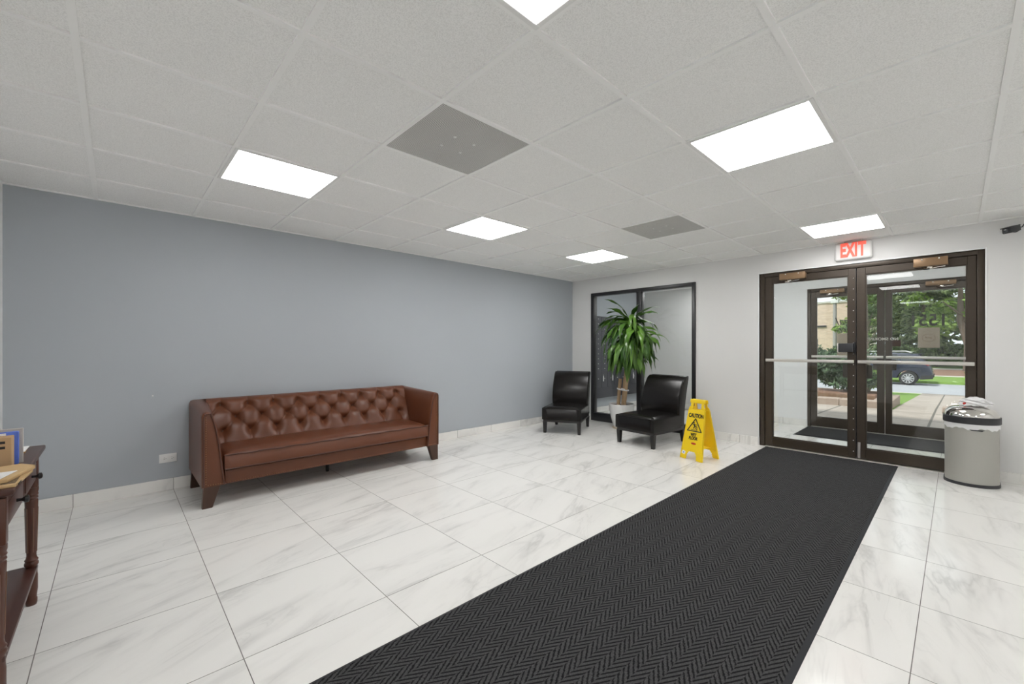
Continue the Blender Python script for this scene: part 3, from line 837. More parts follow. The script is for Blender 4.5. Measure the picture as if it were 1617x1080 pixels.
# base and front rail
g = G(); g.box(XB_ + 0.01, XF - 0.020, -HW + 0.148, HW - 0.148, 0.158, 0.264, 0.008)
base = part('base', g, 'leather_brown', sofa)
g = G()
yy = -HW + 0.17
while yy < HW - 0.16:
    g.sphere((XF - 0.019, yy, 0.172), (0.0025, 0.004, 0.004), u=6, v=4); yy += 0.017
o = part('nail_row', g, 'brass_nail', base); o['kind'] = 'stuff'
# seat cushion: soft box with a crown and piping
def cushion(x0, x1, y0, y1, z0, z1, crown, nx=14, ny=40, rad=0.018, noise=0.0):
    """closed soft slab"""
    t = bmesh.new()
    def shape(u, v, top):
        x = x0 + (x1 - x0) * u; y = y0 + (y1 - y0) * v
        e = min(u, 1 - u) * (x1 - x0); e2 = min(v, 1 - v) * (y1 - y0)
        d = min(e, e2)
        f = min(1, d / (rad * 3))
        z = z1 - rad * (1 - f) ** 2 + crown * (4 * u * (1 - u)) ** 0.6 * (4 * v * (1 - v)) ** 0.3 if top else z0
        if top and noise:
            z += noise * (sin(y * 37 + x * 11) * sin(x * 23 + 1.7) + 0.6 * sin(y * 71 - x * 31)) * f
        return x, y, z
    gt = [[t.verts.new(shape(i / nx, j / ny, True)) for j in range(ny + 1)] for i in range(nx + 1)]
    gb = [[t.verts.new(shape(i / nx, j / ny, False)) for j in range(ny + 1)] for i in range(nx + 1)]
    for i in range(nx):
        for j in range(ny):
            t.faces.new((gt[i][j], gt[i + 1][j], gt[i + 1][j + 1], gt[i][j + 1]))
            t.faces.new((gb[i][j], gb[i][j + 1], gb[i + 1][j + 1], gb[i + 1][j]))
    for i in range(nx):
        t.faces.new((gt[i][0], gb[i][0], gb[i + 1][0], gt[i + 1][0])); t.faces.new((gt[i + 1][ny], gb[i + 1][ny], gb[i][ny], gt[i][ny]))
    for j in range(ny):
        t.faces.new((gt[0][j + 1], gb[0][j + 1], gb[0][j], gt[0][j])); t.faces.new((gt[nx][j], gb[nx][j], gb[nx][j + 1], gt[nx][j + 1]))
    bmesh.ops.recalc_face_normals(t, faces=t.faces)
    return t
CW = HW - 0.143
g = G(); g._merge(cushion(sx(-4.36), sx(-3.862), -CW, CW, 0.274, 0.398, 0.026, noise=0.0012))
seat = part('seat_cushion', g, 'leather_brown', sofa, angle=60)
g = G()
ww = [(-3.8625 - SO[0], -CW + 2 * CW * k / 40, 0.386 + 0.0035 * sin(k * 1.3)) for k in range(41)]
g.tube(ww, 0.0055, 8)
g.tube([(x + 0.001, y, 0.278) for x, y, z in ww], 0.005, 8)
part('piping', g, 'leather_dark', seat)
# tufted back
BZ0, BZ1 = 0.33, 0.770
def back_x(z): return sx(-4.285) - 0.165 * ((z - 0.40) / 0.35)
btn = []
SPY = 0.2105
for r, (z, odd) in enumerate(((0.705, 0), (0.600, 1), (0.490, 0))):
    for k in range(9 - odd):
        btn.append(((k - 4 + 0.5 * odd) * SPY, z, r))
folds = []
for y, z, r in btn:
    if r == 0: folds.append((y, z, y, BZ1 + 0.02)); 
    if r == 2: folds.append((y, z, y, 0.40))
    if r < 2:
        for y2, z2, r2 in btn:
            if r2 == r + 1 and abs(abs(y2 - y) - SPY / 2) < 0.01: folds.append((y, z, y2, z2))
    if r == 0 and abs(y) > 3.9 * SPY: folds.append((y, z, y + math.copysign(0.1, y), z - 0.09))
by = np.array([b[0] for b in btn]); bz = np.array([b[1] for b in btn])
fa = np.array(folds)
def tuft(Y, Z):
    d2 = np.min((Y[..., None] - by) ** 2 + (Z[..., None] - bz) ** 2, axis=-1)
    h = 0.050 * np.exp(-(d2 / 0.034 ** 2) ** 0.75)
    ay, az, cy_, cz = fa.T
    vy, vz = cy_ - ay, cz - az
    tt = np.clip(((Y[..., None] - ay) * vy + (Z[..., None] - az) * vz) / (vy ** 2 + vz ** 2), 0, 1)
    q2 = (Y[..., None] - ay - tt * vy) ** 2 + (Z[..., None] - az - tt * vz) ** 2
    dm = np.sqrt(np.min(q2, axis=-1))
    return h + 0.010 * np.exp(-dm / 0.008) + 0.010 * np.exp(-dm / 0.030)
nY, nZ = 260, 60
Yg, Zg = np.meshgrid(np.linspace(-HW + 0.10, HW - 0.10, nY), np.linspace(BZ0, BZ1, nZ), indexing='ij')
Xg = back_x(Zg) + 0.020 - tuft(Yg, Zg)
# roll over at the top
edge = np.clip((Zg - (BZ1 - 0.05)) / 0.05, 0, 1)
Xg = Xg - 0.06 * (1 - np.sqrt(np.clip(1 - edge ** 2, 0, 1)))
verts = [(float(Xg[i, j]), float(Yg[i, j]), float(Zg[i, j])) for i in range(nY) for j in range(nZ)]
faces = [(i * nZ + j, (i + 1) * nZ + j, (i + 1) * nZ + j + 1, i * nZ + j + 1) for i in range(nY - 1) for j in range(nZ - 1)]
nv = len(verts)
xb = XB_ + 0.012
for i in range(nY): verts.append((xb, float(Yg[i, 0]), BZ1 - 0.012)); 
for i in range(nY): verts.append((xb, float(Yg[i, 0]), BZ0))
for i in range(nY - 1):
    a, b = i * nZ + nZ - 1, (i + 1) * nZ + nZ - 1
    faces.append((a, b, nv + i + 1, nv + i)); faces.append((nv + i, nv + i + 1, nv + nY + i + 1, nv + nY + i))
    faces.append((nv + nY + i, nv + nY + i + 1, (i + 1) * nZ, i * nZ))
me = bpy.data.meshes.new('tufted_back'); me.from_pydata(verts, [], faces); me.materials.append(MAT['leather_brown'])
bmt = bmesh.new(); bmt.from_mesh(me); bmesh.ops.recalc_face_normals(bmt, faces=bmt.faces); bmt.to_mesh(me); bmt.free()
me.polygons.foreach_set('use_smooth', [True] * len(me.polygons))
tb = put('tufted_back', me, sofa)
bm_ = None
for y, z, r in btn:
    if bm_ is None:
        q = G(); q.sphere((0, 0, 0), (0.007, 0.011, 0.011)); bm_ = q.mesh('button', MAT['leather_dark'])
    put('button', bm_, tb, (float(back_x(z)) + 0.020 - float(tuft(np.array([y]), np.array([z]))[0]) + 0.004, y, z))
# legs: tapered, splayed
for ax, ay in ((sx(-3.905), -1), (sx(-3.905), 1), (sx(-4.56), -1), (sx(-4.56), 1)):
    g = G()
    yo, yi = HW - 0.012, HW - 0.118
    zt_ = 0.162
    g.raw([(ax - 0.030, ay * yi, zt_), (ax + 0.030, ay * yi, zt_), (ax + 0.030, ay * yo, zt_), (ax - 0.030, ay * yo, zt_),
           (ax - 0.022, ay * (HW - 0.068), 0), (ax + 0.020, ay * (HW - 0.068), 0), (ax + 0.020, ay * (HW - 0.004), 0), (ax - 0.022, ay * (HW - 0.004), 0)],
          [(0, 1, 2, 3), (7, 6, 5, 4), (0, 4, 5, 1), (1, 5, 6, 2), (2, 6, 7, 3), (3, 7, 4, 0)])
    bmesh.ops.recalc_face_normals(g.bm, faces=g.bm.faces)
    part('leg', g, 'walnut', sofa)
g = G(); g.lathe([(0.014, 0), (0.018, 0.16)], sx(-4.25), 0, 0, 12); part('leg', g, 'black_wood', sofa, label='small black centre leg under the base')

# =================================================================== SLIPPER CHAIRS
def make_chair(label):
    t = thing('slipper_chair', label, 'chair', group='black leather slipper chairs')
    W = 0.280
    # seat block
    g = G(); g._merge(cushion(-W, W, -0.335, 0.26, 0.195, 0.365, 0.022, nx=14, ny=16, rad=0.020))
    part('seat', g, 'leather_black', t, angle=55)
    g = G()
    g.tube([(-W + 0.004, -0.334, 0.352), (W - 0.004, -0.334, 0.352)], 0.004, 6)
    g.tube([(W - 0.001, -0.330, 0.352), (W - 0.001, 0.22, 0.352)], 0.004, 6)
    g.tube([(-W + 0.001, -0.330, 0.352), (-W + 0.001, 0.22, 0.352)], 0.004, 6)
    part('piping', g, 'leather_black', t)
    # curved back, rolling away at the top
    prof_f, prof_b = [], []
    nn = 16
    for k in range(nn + 1):
        f = k / nn
        z = 0.200 + (0.845 - 0.200) * f
        xf = 0.215 - 0.045 * sin(min(1, max(0, (f - 0.22) / 0.5)) * pi * 0.5) * 0 + 0.165 * max(0, (f - 0.30) / 0.70) ** 1.8 - 0.018 * sin(pi * min(1, max(0, (f - 0.25) / 0.75)))
        xb2 = 0.365 + 0.120 * max(0, (f - 0.10) / 0.90) ** 1.6
        prof_f.append((xf, z)); prof_b.append((xb2, z))
    prof_f[-1] = (prof_f[-1][0] + 0.030, 0.838); prof_b[-1] = (prof_b[-1][0] - 0.012, 0.845)
    poly = prof_f + list(reversed(prof_b))
    g = G(); g.prism(poly, 'x', -W + 0.004, W - 0.004, 0.022, 4, sharp_only=True)
    # crown the front face
    for v in g.bm.verts:
        if v.co.z > 0.38 and v.co.y < 0.33:
            u = max(0.0, 1 - (v.co.x / W) ** 2)
    bk = part('backrest', g, 'leather_black', t, angle=50)
    for s in (-1, 1):
        g = G(); g.tube([(s * (W - 0.012), p[0] + 0.004, p[1]) for p in prof_f[5:]], 0.0045, 6)
        part('piping', g, 'leather_black', bk)
    g = G(); g.box(-W + 0.012, W - 0.012, -0.322, 0.362, 0.160, 0.205, 0.004); part('rail', g, 'black_wood', t)
    for a, b in ((-1, -1), (1, -1), (-1, 1), (1, 1)):
        cx_, cy_ = a * (W - 0.034), (-0.298 if b < 0 else 0.345)
        g = G()
        to, bo = 0.026, 0.018
        dy = 0 if b < 0 else 0.030
        g.raw([(cx_ - to, cy_ - to, 0.165), (cx_ + to, cy_ - to, 0.165), (cx_ + to, cy_ + to, 0.165), (cx_ - to, cy_ + to, 0.165),
               (cx_ - bo, cy_ - bo + dy, 0), (cx_ + bo, cy_ - bo + dy, 0), (cx_ + bo, cy_ + bo + dy, 0), (cx_ - bo, cy_ + bo + dy, 0)],
              [(0, 1, 2, 3), (7, 6, 5, 4), (0, 4, 5, 1), (1, 5, 6, 2), (2, 6, 7, 3), (3, 7, 4, 0)])
        bmesh.ops.recalc_face_normals(g.bm, faces=g.bm.faces)
        part('leg', g, 'black_wood', t)
    return t
ch = make_chair('black leather slipper chair in the corner, left of the potted plant')
ch.location = (-3.953, 4.846, 0); ch.rotation_euler = (0, 0, radians(26.3))
copy_tree(ch, (-2.711, 5.000, 0), radians(-5.2), 'black leather slipper chair right of the potted plant, behind the yellow sign')

# =================================================================== POTTED PLANT
PX, PY = -3.47, 5.555
pl = thing('potted_plant', 'tall green corn plant in a white pot between the two black chairs', 'plant', (PX, PY, 0))
g = G(); g.lathe([(0.115, 0.0), (0.135, 0.004), (0.140, 0.018), (0.125, 0.022)], seg=32); part('saucer', g, 'saucer', pl)
g = G(); g.lathe([(0.098, 0.020), (0.112, 0.024), (0.140, 0.10), (0.165, 0.20), (0.180, 0.30), (0.185, 0.365), (0.185, 0.372), (0.178, 0.372), (0.172, 0.355), (0.172, 0.330)], seg=40, caps=True)
part('pot', g, 'pot', pl)
g = G(); g.lathe([(0.172, 0.330), (0.172, 0.342), (0.09, 0.350), (0.02, 0.352)], seg=32); part('soil', g, 'soil', pl)
def P_(px_, py_): return (px_ - PX, py_ - PY)
canes = [[(-0.045, -0.02, 0.33), (-0.030, -0.018, 0.55), (-0.012, -0.015, 0.745)],
         [(0.005, 0.02, 0.33), (0.035, 0.02, 0.65), (0.075, 0.015, 1.0), (0.13, 0.01, 1.35), (0.16, 0.0, 1.62)],
         [(0.055, -0.015, 0.33), (0.085, -0.01, 0.65), (0.135, -0.01, 1.0), (0.22, -0.015, 1.25)]]
for c, r in zip(canes, (0.026, 0.023, 0.027)):
    g = G(); g.tube(c, r, 12); part('cane', g, 'cane', pl)
g = G()
ring = []
for t_ in np.linspace(0, 2 * pi, 25):
    ring.append((0.022 + 0.088 * cos(t_), 0.0 + 0.046 * sin(t_), 0.595 - 0.12 * (0.022 + 0.088 * cos(t_) + 0.06)))
g.tube(ring, 0.011, 8); g.sphere((0.055, -0.045, 0.592), (0.03, 0.018, 0.014))
part('tie', g, 'tie', pl, label='white cloth tie round the canes')
# foliage: long drooping strap leaves from several heads
rnd = random.Random(11)
lv, lf = [], []
def strap(origin, az, el, length, width, droop, twist):
    n = 9
    p = Vector(origin); dirv = Vector((cos(az) * cos(el), sin(az) * cos(el), sin(el)))
    st = length / n
    base_i = len(lv)
    for k in range(n + 1):
        f = k / n
        side = Vector((-sin(az), cos(az), 0)).normalized()
        side = Matrix.Rotation(twist * f, 3, dirv) @ side
        wd = width * (0.40 + 0.60 * min(1, f * 3.0)) * (1 - max(0, (f - 0.40) / 0.60) ** 2.0)
        nrm = side.cross(dirv).normalized()
        wave = 0.20 * wd * sin(f * 13 + az * 3)
        lv.append(tuple(p - side * wd / 2 + nrm * (0.18 * wd + wave))); lv.append(tuple(p)); lv.append(tuple(p + side * wd / 2 + nrm * (0.18 * wd - wave)))
        e2 = math.asin(max(-1, min(1, dirv.z)))
        e2 -= droop * (0.6 + 0.9 * f) / n
        e2 = max(e2, -1.45)
        dirv = Vector((cos(az) * cos(e2), sin(az) * cos(e2), sin(e2)))
        p = p + dirv * st
    for k in range(n):
        a = base_i + 3 * k
        lf.append((a, a + 1, a + 4, a + 3)); lf.append((a + 1, a + 2, a + 5, a + 4))
heads = [((0.16, 0.0, 1.60), 24, (0.42, 0.58)), ((0.15, -0.01, 1.46), 30, (0.46, 0.62)), ((0.23, -0.02, 1.30), 30, (0.44, 0.60)), ((0.13, 0.0, 1.30), 28, (0.42, 0.60)),
         ((0.10, -0.01, 1.14), 26, (0.34, 0.46)), ((0.26, -0.02, 1.40), 22, (0.42, 0.56)), ((0.24, -0.03, 1.12), 24, (0.36, 0.46)), ((0.30, -0.05, 1.27), 22, (0.42, 0.54))]
for (ox_, oy_, oz_), n, (l0, l1) in heads:
    a0 = rnd.random() * 6.28
    n = int(n * 1.45)
    for k in range(n):
        az = a0 + k * 2.399 + rnd.uniform(-0.25, 0.25)
        sc2 = 1.0 if sin(az) < 0.25 else 0.50           # the wall side has less room
        el = rnd.uniform(-0.05, 0.85) + (0.25 if oz_ > 1.55 and k % 4 == 0 else 0)
        strap((ox_ + rnd.uniform(-.03, .03), oy_ + rnd.uniform(-.03, .03), oz_ + rnd.uniform(-0.10, 0.07)), az, el, rnd.uniform(l0, l1) * 1.08 * sc2, rnd.uniform(0.058, 0.092), rnd.uniform(1.7, 3.2), rnd.uniform(-0.7, 0.7))
# the few upright leaves that stick out above
for az, el, ln in ((3.5, 1.30, 0.56), (2.9, 0.85, 0.58), (0.1, 0.95, 0.52), (-0.6, 1.2, 0.42), (4.2, 1.0, 0.46), (-0.2, 0.7, 0.58), (3.2, 0.45, 0.60)):
    strap((0.16, -0.02, 1.60), az, el, ln, 0.075, 1.2, 0.5)
# keep the foliage in front of the window
lv2 = [(x, min(y, YD - 0.055 - PY - 0.01 * abs(sin(x * 50))), z) for x, y, z in lv]
me = bpy.data.meshes.new('foliage'); me.from_pydata(lv2, [], lf); me.materials.append(MAT['plant_leaf'])
me.polygons.foreach_set('use_smooth', [True] * len(me.polygons)); put('foliage', me, pl)

# =================================================================== WET FLOOR SIGN
sg = thing('wet_floor_sign', 'yellow folding wet floor sign standing by the black chair', 'floor sign', (-1.936, 4.655, 0), radians(-14))
HS, TOPY, BOTY, WB, WT = 0.645, 0.016, 0.142, 0.136, 0.098
def sign_panel(front):
    s = -1 if front else 1
    ang = math.atan2(BOTY - TOPY, HS)
    Lp = math.hypot(BOTY - TOPY, HS)
    # local panel: x across, z up the panel from the floor, thickness in y
    def half(z): return WB + (WT - WB) * min(1, z / (Lp * 0.88))
    M = Matrix.Translation((0, s * BOTY, 0)) @ Matrix.Rotation(s * ang, 4, 'X')
    g = G(); th = 0.012
    # outline with a notch between the feet and a handle slot near the top
    z1 = Lp * 0.83
    g.prism([(-half(0.09), 0.09), (half(0.09), 0.09), (half(z1), z1), (-half(z1), z1)], 'y', -th / 2, th / 2, 0.003, 1, M=M)
    for q in (-1, 1):
        g.prism([(q * half(0), 0.004), (q * (half(0) - 0.072), 0.004), (q * (half(0) - 0.078), 0.06), (q * (half(0.09) - 0.095), 0.0905), (q * half(0.0905), 0.0905)], 'y', -th / 2, th / 2, 0.003, 1, M=M)
        g.prism([(q * half(z1), z1 - 0.0005), (q * (half(z1) - 0.004), z1 + 0.02), (q * 0.080, z1 + 0.035), (q * 0.080, Lp - 0.025), (q * 0.050, Lp - 0.025), (q * 0.050, z1 - 0.0005)], 'y', -th / 2, th / 2, 0.002, 1, M=M)
    g.box(-0.092, 0.092, -th / 2 - 0.004, th / 2 + 0.004, Lp - 0.042, Lp, 0.006, M=M)
    # raised rim down the sides
    for q in (-1, 1):
        g.prism([(q * half(0.004), 0.004), (q * (half(0.004) - 0.010), 0.004), (q * (half(z1) - 0.010), z1), (q * half(z1), z1)], 'y', (-th / 2 - 0.004), th / 2 + 0.010 if s < 0 else th / 2 + 0.004, 0.002, 1, M=M)
    p = part('front_panel' if front else 'rear_panel', g, 'yellow', sg)
    return p, M, th, Lp
fp, MF, th, Lp = sign_panel(True)
sign_panel(False)
g = G(); g.box(-0.07, 0.07, -0.10, 0.10, 0.118, 0.124, 0.002); part('spreader_bar', g, 'yellow', sg)
def on_panel(name, mat, fn, label):
    g = G(); fn(g); bmesh.ops.transform(g.bm, matrix=MF, verts=g.bm.verts); part(name, g, mat, fp, smooth=False, label=label)
ys = -th / 2 - 0.0012
on_panel('lettering', 'ink', lambda g: text_on_y(g, 'CAUTION', 0.060, 0.004, ys, 0.478, sx=0.68, bold=0.0022), 'black word caution')
on_panel('lettering', 'ink', lambda g: (text_on_y(g, 'WET', 0.046, 0, ys, 0.272, sx=0.72, bold=0.0018), text_on_y(g, 'FLOOR', 0.046, 0, ys, 0.234, sx=0.72, bold=0.0018)), 'black words wet floor')
def tri(g):
    a, b, c = (0.003, 0.448), (-0.082, 0.312), (0.090, 0.312)
    P = [(x, ys, z) for x, z in (a, b, c)]
    for p, q in zip(P, P[1:] + P[:1]): g.tube([p, q], 0.0055, 6); g.sphere(p, 0.0055, u=8, v=6)
    # slipping figure
    def lim(pts, r): g.tube([(x, ys, z) for x, z in pts], r, 6)
    g.sphere((-0.012, ys, 0.403), (0.0085, 0.003, 0.0085))
    lim([(-0.008, 0.390), (0.006, 0.362)], 0.0075)
    lim([(-0.004, 0.386), (-0.024, 0.380), (-0.022, 0.395)], 0.0035)
    lim([(0.0, 0.380), (0.020, 0.386), (0.030, 0.376)], 0.0035)
    lim([(0.006, 0.362), (0.024, 0.366), (0.034, 0.346)], 0.0045)
    lim([(0.006, 0.362), (-0.008, 0.352), (-0.006, 0.338)], 0.0045)
    lim([(0.010, 0.352), (0.024, 0.338), (0.040, 0.330)], 0.0040)
    lim([(-0.038, 0.326), (0.034, 0.326)], 0.0028)
on_panel('warning_symbol', 'ink', tri, 'black warning triangle with a slipping figure')
on_panel('oval_label', 'red_label', lambda g: g.sphere((0.012, ys + 0.001, 0.180), (0.032, 0.002, 0.011), u=20, v=8), 'red oval label')
def stk(g): g.raw([(-0.122, ys - 0.001, 0.058), (-0.082, ys - 0.001, 0.046), (-0.068, ys - 0.001, 0.078), (-0.105, ys - 0.001, 0.092)], [(0, 1, 2, 3)])
on_panel('price_sticker', 'sticker', stk, 'white sticker on the left foot')
on_panel('sticker_print', 'blue_print', lambda g: g.raw([(-0.103, ys - 0.002, 0.064), (-0.088, ys - 0.002, 0.060), (-0.083, ys - 0.002, 0.072), (-0.098, ys - 0.002, 0.077)], [(0, 1, 2, 3)]), 'small blue print')

# =================================================================== STEEL BIN
bn = thing('trash_bin', 'half-round brushed steel bin with chrome lid beside the double door', 'bin', (0.092, 5.59, 0))
def dshape(a, bf, bb, n=28, back=0.9):
    pts = []
    for k in range(n + 1):
        t_ = pi + pi * k / n
        pts.append((a * cos(t_), bf * sin(t_)))
    pts.append((a, bb * 0.6)); pts.append((a * 0.88, bb)); pts.append((-a * 0.88, bb)); pts.append((-a, bb * 0.6))
    return pts
def dloft(g, layers):
    t = bmesh.new(); rings = []
    for (a, bf, bb, z) in layers:
        rings.append([t.verts.new((x, y, z)) for x, y in dshape(a, bf, bb)])
    n = len(rings[0])
    for p, q in zip(rings, rings[1:]):
        for k in range(n): t.faces.new((p[k], p[(k + 1) % n], q[(k + 1) % n], q[k]))
    t.faces.new(list(reversed(rings[0]))); t.faces.new(rings[-1])
    bmesh.ops.recalc_face_normals(t, faces=t.faces)
    g._merge(t)
g = G(); dloft(g, [(0.174, 0.166, 0.162, 0), (0.176, 0.168, 0.164, 0.008), (0.174, 0.166, 0.162, 0.026)]); part('base_ring', g, 'dark_plastic', bn)
g = G(); dloft(g, [(0.168, 0.160, 0.158, 0.026), (0.168, 0.160, 0.158, 0.540)]); part('body', g, 'steel', bn)
g = G(); g.prism([(-0.045, 0.0), (-0.030, -0.010), (0.030, -0.010), (0.045, 0.0)], 'y', -0.166, -0.150, M=Matrix.Translation((0.03, 0, 0.500))); part('handle_slot', g, 'dark_plastic', bn)
# liner bag folded over the rim, with a wavy hem
g = G(); t = bmesh.new(); pts = dshape(0.172, 0.164, 0.160, 60); n = len(pts); ra, rb = [], []
for k, (x, y) in enumerate(pts):
    zlow = 0.502 + 0.008 * sin(k * 0.37) + 0.004 * sin(k * 1.1)
    w_ = 1 + 0.006 * sin(k * 0.9)
    ra.append(t.verts.new((x * w_, y * w_, zlow))); rb.append(t.verts.new((x, y, 0.560)))
for k in range(n): t.faces.new((ra[k], ra[(k + 1) % n], rb[(k + 1) % n], rb[k]))
g._merge(t); part('liner', g, 'bag', bn, label='white liner folded over the rim')
g = G(); dloft(g, [(0.176, 0.168, 0.163, 0.545), (0.180, 0.172, 0.164, 0.550), (0.180, 0.172, 0.164, 0.600), (0.172, 0.164, 0.160, 0.606)]); part('rim', g, 'dark_plastic', bn)
g = G()
lay = []
for k in range(9):
    f = k / 8 * pi / 2
    lay.append((0.020 + 0.152 * cos(f) ** 0.75, 0.020 + 0.144 * cos(f) ** 0.75, 0.020 + 0.140 * cos(f) ** 0.75, 0.604 + 0.088 * sin(f)))
dloft(g, lay); part('lid', g, 'chrome', bn, angle=60)
# crumpled plastic bag left on the lid
g = G(); t = bmesh.new(); bmesh.ops.create_icosphere(t, subdivisions=4, radius=1.0)
rb_ = random.Random(3)
ph = [rb_.uniform(0, 6) for _ in range(8)]
for v in t.verts:
    c = v.co.copy()
    w_ = 1 + 0.14 * sin(c.x * 7 + ph[0]) * sin(c.y * 9 + ph[1]) + 0.10 * sin(c.z * 13 + c.x * 5 + ph[2]) + 0.06 * sin(c.x * 19 + c.y * 17)
    v.co = Vector((c.x * 0.095 * w_, c.y * 0.075 * w_, c.z * 0.046 * w_))
    if v.co.z < -0.012: v.co.z = -0.012 - (v.co.x ** 2 + v.co.y ** 2) * 2.0
for v in t.verts:
    if v.co.x > 0.055: v.co.z *= 0.55; v.co.y *= 0.8
g._merge(t)
bg = thing('plastic_bag', 'crumpled white plastic bag lying on the chrome bin lid', 'bag', (0.120, 5.60, 0.722))
part('bag_film', g, 'bag', bg, angle=70)
g = G(); g.sphere((-0.068, -0.045, -0.010), (0.014, 0.010, 0.012)); part('red_print', g, 'red_label', bg, label='red spot on the bag')

# =================================================================== WALL OUTLET
ol = thing('wall_outlet', 'white double wall outlet on the blue-grey wall left of the sofa', 'outlet', (XL, 0.330, 0.273))
g = G(); g.box(0, 0.007, -0.059, 0.059, -0.037, 0.037, 0.003); part('cover_plate', g, 'white_plastic', ol)
for s in (-1, 1):
    g = G(); g.box(0.006, 0.009, s * 0.025 - 0.019, s * 0.025 + 0.019, -0.015, 0.015, 0.002); so = part('socket', g, 'white_plastic', ol)
    g = G()
    for q in (-0.006, 0.006): g.box(0.0085, 0.0094, s * 0.025 - 0.004, s * 0.025 + 0.005, q - 0.001, q + 0.001)
    g.sphere((0.0088, s * 0.025 + 0.011, 0), (0.0008, 0.0025, 0.0025), u=8, v=6)
    part('slot', g, 'ink', so)

# =================================================================== CONSOLE TABLE
TZ = 0.742
CXa, CXb, CYa, CYb = -3.062, -2.176, YB + 0.012, -0.246
ct = thing('console_table', 'dark mahogany console table with two drawers against the back wall', 'table', ((CXa + CXb) / 2, (CYa + CYb) / 2, 0))
def tx(x): return x - (CXa + CXb) / 2
def ty(y): return y - (CYa + CYb) / 2
g = G(); g.box(tx(CXa), tx(CXb), ty(CYa), ty(CYb), TZ - 0.022, TZ, 0.006, 3); g.box(tx(CXa) + 0.02, tx(CXb) - 0.02, ty(CYa) + 0.01, ty(CYb) - 0.02, TZ - 0.032, TZ - 0.022, 0.003, 1)
part('table_top', g, 'mahogany', ct)
ax0, ax1, ay0, ay1 = tx(CXa) + 0.040, tx(CXb) - 0.018, ty(CYa) + 0.03, ty(CYb) - 0.035
g = G()
g.box(ax0, ax1, ay1 - 0.018, ay1, TZ - 0.165, TZ - 0.030)
g.box(ax0, ax1, ay0, ay0 + 0.018, TZ - 0.165, TZ - 0.030)
g.box(ax0, ax0 + 0.018, ay0, ay1, TZ - 0.165, TZ - 0.030); g.box(ax1 - 0.018, ax1, ay0, ay1, TZ - 0.165, TZ - 0.030)
part('apron', g, 'mahogany', ct)
mid = (ax0 + ax1) / 2
for a, b in ((ax0 + 0.035, mid - 0.012), (mid + 0.012, ax1 - 0.035)):
    g = G(); g.box(a, b, ay1 - 0.004, ay1 + 0.010, TZ - 0.150, TZ - 0.042, 0.003)
    g.box(a + 0.022, b - 0.022, ay1 + 0.010, ay1 + 0.014, TZ - 0.130, TZ - 0.062, 0.003)
    dw = part('drawer', g, 'mahogany', ct)
    g = G(); g.lathe([(0.006, 0), (0.005, 0.012), (0.009, 0.018), (0.014, 0.022), (0.013, 0.030), (0.006, 0.033)], seg=16, M=Matrix.Translation(((a + b) / 2, ay1 + 0.014, TZ - 0.096)) @ Matrix.Rotation(-pi / 2, 4, 'X'))
    part('knob', g, 'black_knob', dw, label='black metal knob')
lp = [(0.026, 0), (0.030, 0.012), (0.030, 0.030), (0.026, 0.036), (0.028, 0.05), (0.032, 0.075), (0.032, 0.14), (0.030, 0.15), (0.030, 0.185), (0.036, 0.190), (0.036, 0.200), (0.031, 0.206), (0.035, 0.214), (0.028, 0.222),
      (0.025, 0.235), (0.027, 0.30), (0.030, 0.40), (0.033, 0.47), (0.034, 0.495), (0.030, 0.500), (0.035, 0.507), (0.031, 0.515), (0.036, 0.522), (0.032, 0.530), (0.036, 0.54), (0.036, 0.555)]
lp = [(r * 0.66, z) for r, z in lp]
for lx in (tx(CXa) + 0.055, tx(CXb) - 0.029):
    for ly in (ay0 + 0.014, ay1 - 0.006):
        g = G(); g.lathe(lp, lx, ly, 0, 20); g.box(lx - 0.0225, lx + 0.0225, ly - 0.0225, ly + 0.0225, 0.555, TZ - 0.030, 0.003)
        lg = part('leg', g, 'mahogany_leg', ct)
        g = G()
        for k in range(6):
            an = k * pi / 3 + 0.4
            g.tube([(lx + 0.0168 * cos(an), ly + 0.0168 * sin(an), 0.25), (lx + 0.0210 * cos(an), ly + 0.0210 * sin(an), 0.46)], 0.0022, 6)
        part('flute', g, 'bead', lg)
g = G(); g.box(tx(CXa) + 0.036, tx(CXb) - 0.014, ay0 - 0.006, ay1 + 0.014, 0.162, 0.180, 0.004); part('shelf', g, 'mahogany', ct)

# parcels and envelopes on the console
g = G(); g.box(-0.028, 0.028, -0.125, 0.125, 0, 0.122, 0.002, 1)
bx = thing('cardboard_box', 'small kraft cardboard box standing on the console table', 'box', (-2.585, -0.420, TZ + 0.0005))
part('carton', g, 'cardboard', bx)
g = G()
for z in (0.082, 0.102): g.box(0.028, 0.0288, 0.072, 0.108, z - 0.005, z + 0.005)
part('printed_bar', g, 'ink', bx, label='black printed bar')
g = G(); g.box(0.020, 0.0285, -0.02, 0.03, 0.1215, 0.1225); part('tape', g, 'ink', bx)
g = G(); g.box(-0.010, 0.010, -0.128, 0.128, 0, 0.134, 0.004, 2)
ml = thing('bubble_mailer', 'blue and white printed parcel standing behind the kraft box', 'parcel', (-2.626, -0.412, TZ + 0.0005))
part('parcel_film', g, 'blue_print', ml)
g = G(); g.box(0.0095, 0.0106, -0.11, 0.095, 0.120, 0.130); part('white_band', g, 'paper', ml)
g = G(); g.box(-0.006, 0.006, -0.13, 0.13, 0, 0.142, 0.001, 1)
solo('board_mailer', g, 'beige_board', 'beige board mailer standing behind the blue parcel', 'parcel', (-2.650, -0.405, TZ + 0.0005))
def sheet(name, pts, z0, z1, mat, label, cat, curl=0.0):
    c = (sum(p[0] for p in pts) / len(pts), sum(p[1] for p in pts) / len(pts))
    g = G(); g.prism([(p[0] - c[0], p[1] - c[1]) for p in pts], 'z', 0, z1 - z0, 0.0008, 1)
    return solo(name, g, mat, label, cat, (c[0], c[1], z0))
